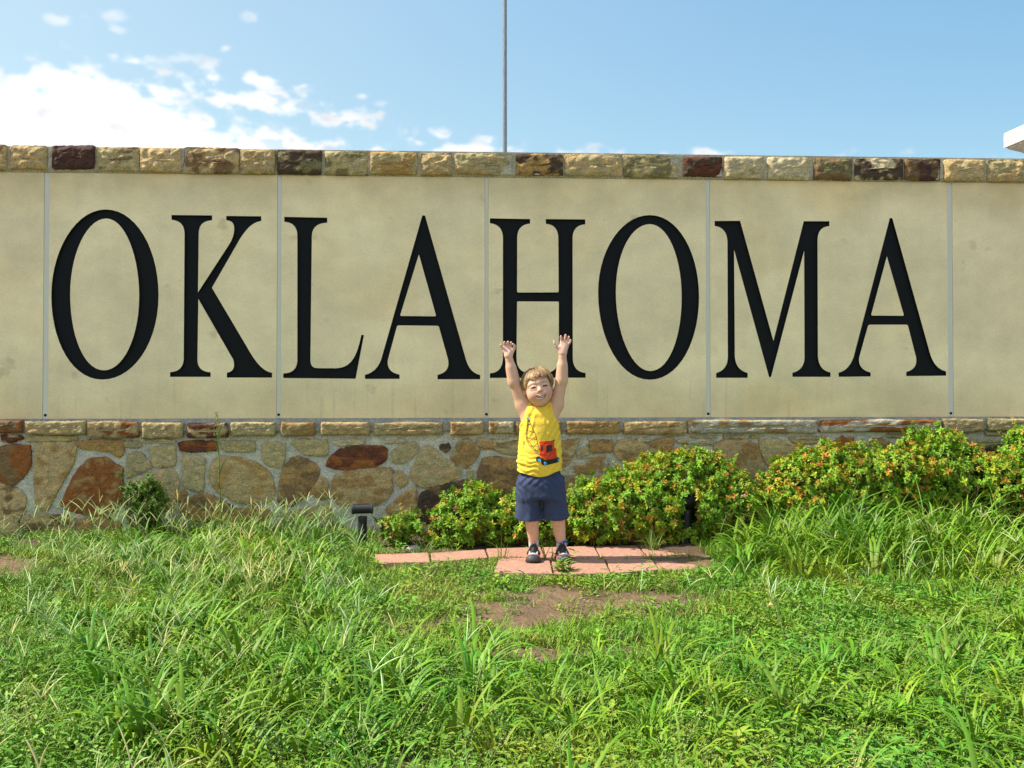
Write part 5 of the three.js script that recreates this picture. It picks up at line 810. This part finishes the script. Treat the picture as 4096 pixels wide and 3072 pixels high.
    for (let i = 0; i < 46; i++) { const t = r(), q = p.clone().add(V3(Math.cos(az) * Math.sin(a), Math.cos(a), Math.sin(az) * Math.sin(a)).multiplyScalar((t - 0.55) * 0.11)).add(V3((r() - 0.5), (r() - 0.5) * 0.6, (r() - 0.5)).multiplyScalar(0.045 * (1 - t * 0.6))); b.leaf(q, V3(r() - 0.5, r() * 0.5, r() - 0.5).normalize(), V3(0, 1, 0.2).normalize(), 0.0055, 0.003, [0.33, 0.38, 0.15]); }
    return b.geo(); }),
};
const blob = (x, y, cx, cy, sx, sy) => Math.exp(-(((x - cx) / sx) ** 2 + ((y - cy) / sy) ** 2));
{
  const L = Object.fromEntries(Object.entries(GR).map(([k, v]) => [k, v.map(() => [])])), r = rngOf(61);
  const wallZ = (x) => wall.position.z - Math.tan(YAW) * x;
  const drop = (kind, x, z, scale, color, tiltMax = 0.12) => { const v = Math.floor(r() * L[kind].length), q = new THREE.Quaternion().setFromEuler(new THREE.Euler((r() - 0.5) * tiltMax * 2, r() * 6.283, (r() - 0.5) * tiltMax * 2)); L[kind][v].push([V3(x, groundH(x, z) - 0.004, z), q, scale, color]); };
  const tint = (x, z, k = 1) => { const m = fbm2(x * 1.1 + 8, z * 1.1, 3), n = 0.84 + r() * 0.40, w = 1 + 0.35 * fbm2(x * 2.3 - 5, z * 2.3, 3) + (r() - 0.5) * 0.25; return rgb(n * k * (1.08 + 0.45 * m) * w, n * k * (1.05 + 0.10 * m), n * k * (1 - 0.2 * m)); };
  // bare places, measured on the ground
  const bare = (xd, yd, x, z) => { const nz = 0.75 * fbm2(x * 3.2, z * 5.2, 4) + 0.55 * fbm2(x * 10, z * 13, 3); let d = 1.15 * blob(xd, yd, 1120, 1318, 150, 34) + 0.95 * blob(xd, yd, 1200, 1268, 90, 22) + 0.9 * blob(xd, yd, 1400, 1281, 210, 20) + 1.1 * blob(xd, yd, 1210, 1394, 190, 20) + 0.7 * blob(xd, yd, 890, 1345, 110, 20) + 1.0 * blob(xd, yd, 15, 1222, 70, 22) + 1.1 * blob(xd, yd, 20, 1172, 95, 14) + 0.6 * blob(xd, yd, 900, 1640, 260, 26) + 0.6 * blob(xd, yd, 300, 1645, 180, 24) + 0.5 * blob(xd, yd, 590, 1540, 60, 40); return smooth(0.30, 0.62, d + nz * 0.8); };
  const bed = (xd, yd) => smooth(1197, 1186, yd + 0.02 * (xd - 1100) * (xd > 1100 ? 0.2 : -0.35)) * smooth(812, 840, xd) * smooth(1540, 1500, xd);
  const N = 84000;
  for (let i = 0; i < N; i++) {
    const u = r(), z = lerp(3.15, -0.98, Math.pow(u, 0.92)), x = (r() - 0.5) * 2 * (0.72 + (4.85 - z) * 0.60), pick = r(), e = r(), f = r();
    if (z < wallZ(x) + 0.02 || onPaver(x, z)) continue;
    const [xd, yd] = pixelOf(x, 0, z), b = bare(xd, yd, x, z), bd = bed(xd, yd);
    if (bd > 0.5) { if (e < 0.012) drop('broad', x, z, 0.5 + f * 0.5, tint(x, z)); else if (e < 0.03) drop('tall', x, z, 0.5, tint(x, z)); continue; }
    const nz = fbm2(x * 2.6 + 31, z * 2.6, 4);
    // how tall the grass stands
    const leftZone = smooth(830, 700, xd + 90 * nz - 60 * smooth(1300, 1420, yd)) , low = smooth(1395, 1465, yd + 60 * nz) * smooth(1615, 1530, yd + 50 * nz), rightTop = smooth(1545, 1610, xd + 60 * nz) * smooth(1275, 1215, yd + 40 * nz), rightEdge = smooth(1980, 2120, xd + 60 * nz) * 0.6;
    let tall = Math.max(leftZone * smooth(1655, 1575, yd + 40 * nz), low * (0.55 + 0.5 * smooth(-0.1, 0.25, fbm2(x * 3.1, z * 3.1, 3))), rightTop * 0.95, rightEdge, 0.10 * smooth(1380, 1450, yd));
    tall *= 1 - b; tall *= smooth(-0.22, 0.12, fbm2(x * 4.6 - 7, z * 4.6 + 3, 3) + 0.10);
    const near = smooth(1215, 1500, yd), H = lerp(1.0, 1.0, near) * (0.75 + e * 0.5) * (rightTop > 0.4 ? lerp(1.25, 2.0, smooth(1560, 1720, xd) * smooth(2180, 2050, xd) * smooth(1245, 1190, yd)) : 1) * (xd < 900 ? lerp(0.42, 1.12, smooth(60, 330, xd + 30 * nz) * 0.75 + 0.25 * smooth(1190, 1260, yd)) * lerp(1, 0.5, smooth(690, 800, xd) * smooth(1290, 1230, yd)) : 1); tall *= yd < 1215 && xd < 140 ? 0.35 : 1;
    tall *= 1 - 0.9 * blob(xd, yd, 775, 1215, 75, 42);
    if (pick < 0.018) { const k = Math.max(rightTop * smooth(1600, 1680, xd + 40 * nz) * smooth(2190, 2080, xd), 0.0); if (f < k) drop('reed', x, z, 0.85 + e * 0.45, tint(x, z)); }
    else if (pick < 0.15) { if (f < tall * 0.82) drop('tall', x, z, H * (0.85 + 0.5 * f * f), tint(x, z)); }
    else if (pick < 0.205) { if (f < tall * (0.30 + 0.65 * smooth(1350, 1450, yd))) drop('wide', x, z, H * (e > 0.9 ? 1.22 : 0.92), tint(x, z, 0.95)); }
    else if (pick < 0.225) { const k = (1 - 0.9 * blob(xd, yd, 775, 1215, 75, 42)) * leftZone * smooth(1420, 1280, yd) * 0.68 + rightTop * 0.20 + 0.16 * smooth(1250, 1300, yd) * smooth(1560, 1480, yd) + 0.15 * leftZone; if (f < k * (1 - b)) drop('seed', x, z, 0.75 + e * 0.45, tint(x, z, 1.0), 0.25); }
    else if (pick < 0.230) { const k = 0.5 * leftZone + 0.4 * smooth(1380, 1440, yd) + 0.3 * rightEdge + 0.2 * rightTop; if (f < k * (1 - b)) drop('plume', x, z, 0.7 + e * 0.4, tint(x, z), 0.25); }
    else if (pick < 0.285) { const k = Math.max(0.85 * smooth(1480, 1600, xd + 80 * nz) * smooth(1240, 1290, yd), 0.55 * smooth(1360, 1430, yd), 0.35 * leftZone, 0.8 * blob(xd, yd, 1290, 1250, 260, 14), 0.15); if (f < k * (1 - b)) drop('lying', x, z, 0.7 + e * 0.6, tint(x, z)); }
    else if (pick < 0.42) { const k = Math.max(0.95 * smooth(1560, 1610, yd + 60 * nz), 0.75 * smooth(1560, 1700, xd + 80 * nz) * smooth(1260, 1310, yd), 0.35 * smooth(-0.05, 0.25, nz), 0.8 * blob(xd, yd, 1270, 1250, 260, 14), 0.12); if (f < k * (1 - 0.85 * b)) drop('clover', x, z, 0.75 + e * 0.6, tint(x, z)); }
    else if (pick < 0.435) { const k = 1.2 * blob(xd, yd, 1260, 1250, 240, 13) + 0.30 * smooth(1500, 1600, xd) * smooth(1250, 1320, yd) + 0.06; if (f < k * (1 - b)) drop('broad', x, z, 0.45 + e * 0.5, tint(x, z)); }
    else { const k = (1 - b) * (0.62 + 0.38 * smooth(-0.2, 0.1, fbm2(x * 6, z * 6, 3)) - 0.35 * smooth(1560, 1620, yd)) * (1 - 0.75 * tall) + 0.06; if (f < k) drop('turf', x, z, (0.7 + e * 0.7) * (yd < 1330 && xd > 800 && xd < 1520 ? 0.72 : 1), tint(x, z)); }
  }
  const NAMES = { tall: ['grass', 'tall green grass growing over the left half and the foreground'], wide: ['broad_grass', 'broad bladed arching grass in the foreground'], turf: ['turf', 'short fine turf between the bare patches of soil'], clover: ['ground_cover', 'small leaved pale green ground cover along the bottom edge'], broad: ['weeds', 'broad leaved weeds along the front of the pavers'], lying: ['leafy_weeds', 'low leafy weeds with narrow leaves on the right side'], reed: ['long_grass', 'long arching grass in front of the shrubs on the right'], seed: ['seed_heads', 'pale finger shaped grass seed heads over the left side'], plume: ['grass_plumes', 'airy pale grass plumes among the tall grass'] };
  for (const [k, vs] of Object.entries(L)) {
    const o = new THREE.Group(); o.name = NAMES[k][0]; scene.add(o); tag(o, NAMES[k][1], null, null, 'stuff');
    vs.forEach((list, i) => { if (list.length) { const m = copiesOf(NAMES[k][0] + '_clumps', GR[k][i], grassMat, list, o); } });
  }
}
// ---------------------------------------------------------------- single plants that stand out
{
  const b = new Bag(), p = onGround(478, 1172, -0.03), g = thing('grass_stalk', 'single tall grass stalk with a seed head reaching up across the rubble stones', 'grass stalk', [p.x, groundH(p.x, p.z), p.z]), k = (g.position.z - 4.85) / -2053;
  const P = (x, y, dz = 0) => V3((x - 478) * k, (1180 - y) * k, dz), green = [0.15, 0.25, 0.04];
  const pts = [[478, 1180], [476, 1110], [473, 1050], [472, 1000], [470, 965], [468, 940], [467, 905]]; for (let i = 0; i < pts.length - 1; i++) b.tube(P(...pts[i]), P(...pts[i + 1]), 0.0040 - i * 0.0004, 0.0036 - i * 0.0004, green);
  for (const [x, y, az, len, bend] of [[475, 1075, 3.0, 0.16, 1.6], [474, 1040, 0.2, 0.15, 1.3], [472, 1000, 2.7, 0.11, 0.6], [470, 965, 0.4, 0.12, 0.5], [476, 1105, 0.0, 0.2, 1.9], [476, 1120, 2.9, 0.22, 1.8]]) b.blade(P(x, y), az, len, 0.013, 0.15, bend, green, [0.12, 0.24, 0.03], 8, 0.3);
  part('stem', b.geo(), grassMat, g);
  const h = new Bag(), r = rngOf(8); for (let i = 0; i < 60; i++) { const t = r(); h.leaf(P(467 + (r() - 0.5) * 22 * (1 - t * 0.7), 905 + (1 - t) * 52, (r() - 0.5) * 0.02), V3(r() - 0.5, 0.9, r() - 0.5).normalize(), V3(0.2, 0.2, 1).normalize(), 0.012, 0.006, [0.40, 0.36, 0.12]); } part('seed_head', h.geo(), grassMat, g);
}
function sprout(label, xd, yd, blades, seed, name = 'grass_tuft', cat = 'grass tuft', grow = 1, wide = 0.05) {
  const p = onGround(xd, yd, 0), g = thing(name, label, cat, [p.x, 0, p.z]), b = new Bag(), r = rngOf(seed); g.position.y = onPaver(p.x, p.z) ? -0.006 : groundH(p.x, p.z) - 0.004;
  for (let i = 0; i < blades; i++) { const a = r() * 6.28; b.blade(V3((r() - 0.5) * wide, 0, (r() - 0.5) * 0.03), a, grow * (0.07 + r() * 0.13), grow * (0.003 + r() * 0.003), 0.2 + r() * 0.6 / grow, 0.4 + r() * 1.2, [0.19, 0.24, 0.05], [0.12 + r() * 0.06, 0.26, 0.03], 6, 0.25, r() - 0.5); } part('blades', b.geo(), grassMat, g); return g;
}
sprout('fine grass tuft growing out of the joint at the right end of the pavers', 1412, 1187, 46, 71);
sprout('fresh grass tuft at the back edge of the left pavers', 920, 1192, 30, 72);
sprout('small tuft in the paver joint between the feet of the child', 1185, 1209, 9, 73);
for (const [label, xd, yd, n, sd] of [['tall weedy grass tuft against the wall below the single stalk', 455, 1166, 40, 81], ['tall grass tuft against the wall below the big round tan stone', 545, 1168, 46, 82], ['tall grass tuft against the wall left of the upright spotlight', 705, 1172, 44, 83], ['grass tuft against the wall just right of the small dark shrub', 372, 1166, 36, 84], ['grass tuft against the wall beneath the mottled oval stone', 628, 1170, 34, 85]]) { const g = sprout(label, xd, yd, n, sd, 'grass_tuft', 'grass tuft', 1.55, 0.16); g.userData.group = 'grass tufts along the foot of the wall'; }
sprout('thin tuft on the joint left of the standing child', 1085, 1206, 10, 75);
{
  const p = onGround(1212, 1245, -0.03), g = thing('broadleaf_weed', 'leafy green weed in front of the right shoe of the child', 'weed', [p.x, groundH(p.x, p.z), p.z]), b = new Bag(), r = rngOf(90);
  for (let s = 0; s < 9; s++) { const a = r() * 6.28, len = 0.035 + r() * 0.05, base = V3((r() - 0.5) * 0.10, 0, (r() - 0.5) * 0.04), tip = base.clone().add(V3(Math.cos(a) * 0.02, len, Math.sin(a) * 0.015)); b.tube(base, tip, 0.0016, 0.0012, [0.2, 0.25, 0.07]); for (let i = 0; i < 6; i++) { const t = i * 1.1 + r(), el = 0.15 + r() * 0.6; b.leaf(base.clone().lerp(tip, 0.45 + 0.11 * i), V3(Math.cos(t) * Math.cos(el), Math.sin(el), Math.sin(t) * Math.cos(el)), V3(0, 1, 0), 0.026 + r() * 0.022, 0.020, [0.15 + r() * 0.08, 0.30 + r() * 0.06, 0.03], 0.5); } }
  part('leaves', b.geo(), leafMat, g);
}
{
  const p = onGround(893, 1186, -0.02), g = new THREE.IcosahedronGeometry(0.032, 4), q = g.attributes.position; for (let i = 0; i < q.count; i++) { const k = 1 + 0.3 * fbm3(q.getX(i) * 40, q.getY(i) * 40, q.getZ(i) * 40, 3); q.setXYZ(i, q.getX(i) * k * 1.25, q.getY(i) * k * 0.55, q.getZ(i) * k); } const gg = mergeVertices(g.deleteAttribute('normal').deleteAttribute('uv')); gg.computeVertexNormals();
  const m = part(numbered('rock'), gg, std({ color: rgb(0.46, 0.42, 0.35), roughness: 0.9 }), scene); m.position.set(p.x, groundH(p.x, p.z) + 0.006, p.z); tag(m, 'small pale rock lying on the bare soil behind the left pavers', 'rock');
}
{
  const p = onGround(1660, 1346, -0.035), g = thing('wild_flower', 'single small pale yellow bloom in the grass right of the bare soil', 'flower', [p.x, groundH(p.x, p.z), p.z]), st = new Bag(), b = new Bag(), r = rngOf(17);
  st.tube(V3(0, 0, 0), V3(0.004, 0.062, 0), 0.0016, 0.0012, [0.14, 0.26, 0.04]); part('stem', st.geo(), grassMat, g);
  for (let i = 0; i < 14; i++) { const a = i * 2.4, el = 0.25 + 0.07 * i; b.leaf(V3(0.004, 0.062, 0), V3(Math.cos(a) * Math.cos(el), Math.sin(el), Math.sin(a) * Math.cos(el)), V3(0, 1, 0.1).normalize(), 0.017 + r() * 0.006, 0.008, [0.68, 0.60, 0.22], 0.4); } part('petals', b.geo(), leafMat, g);
}
renderer.render(scene, camera);
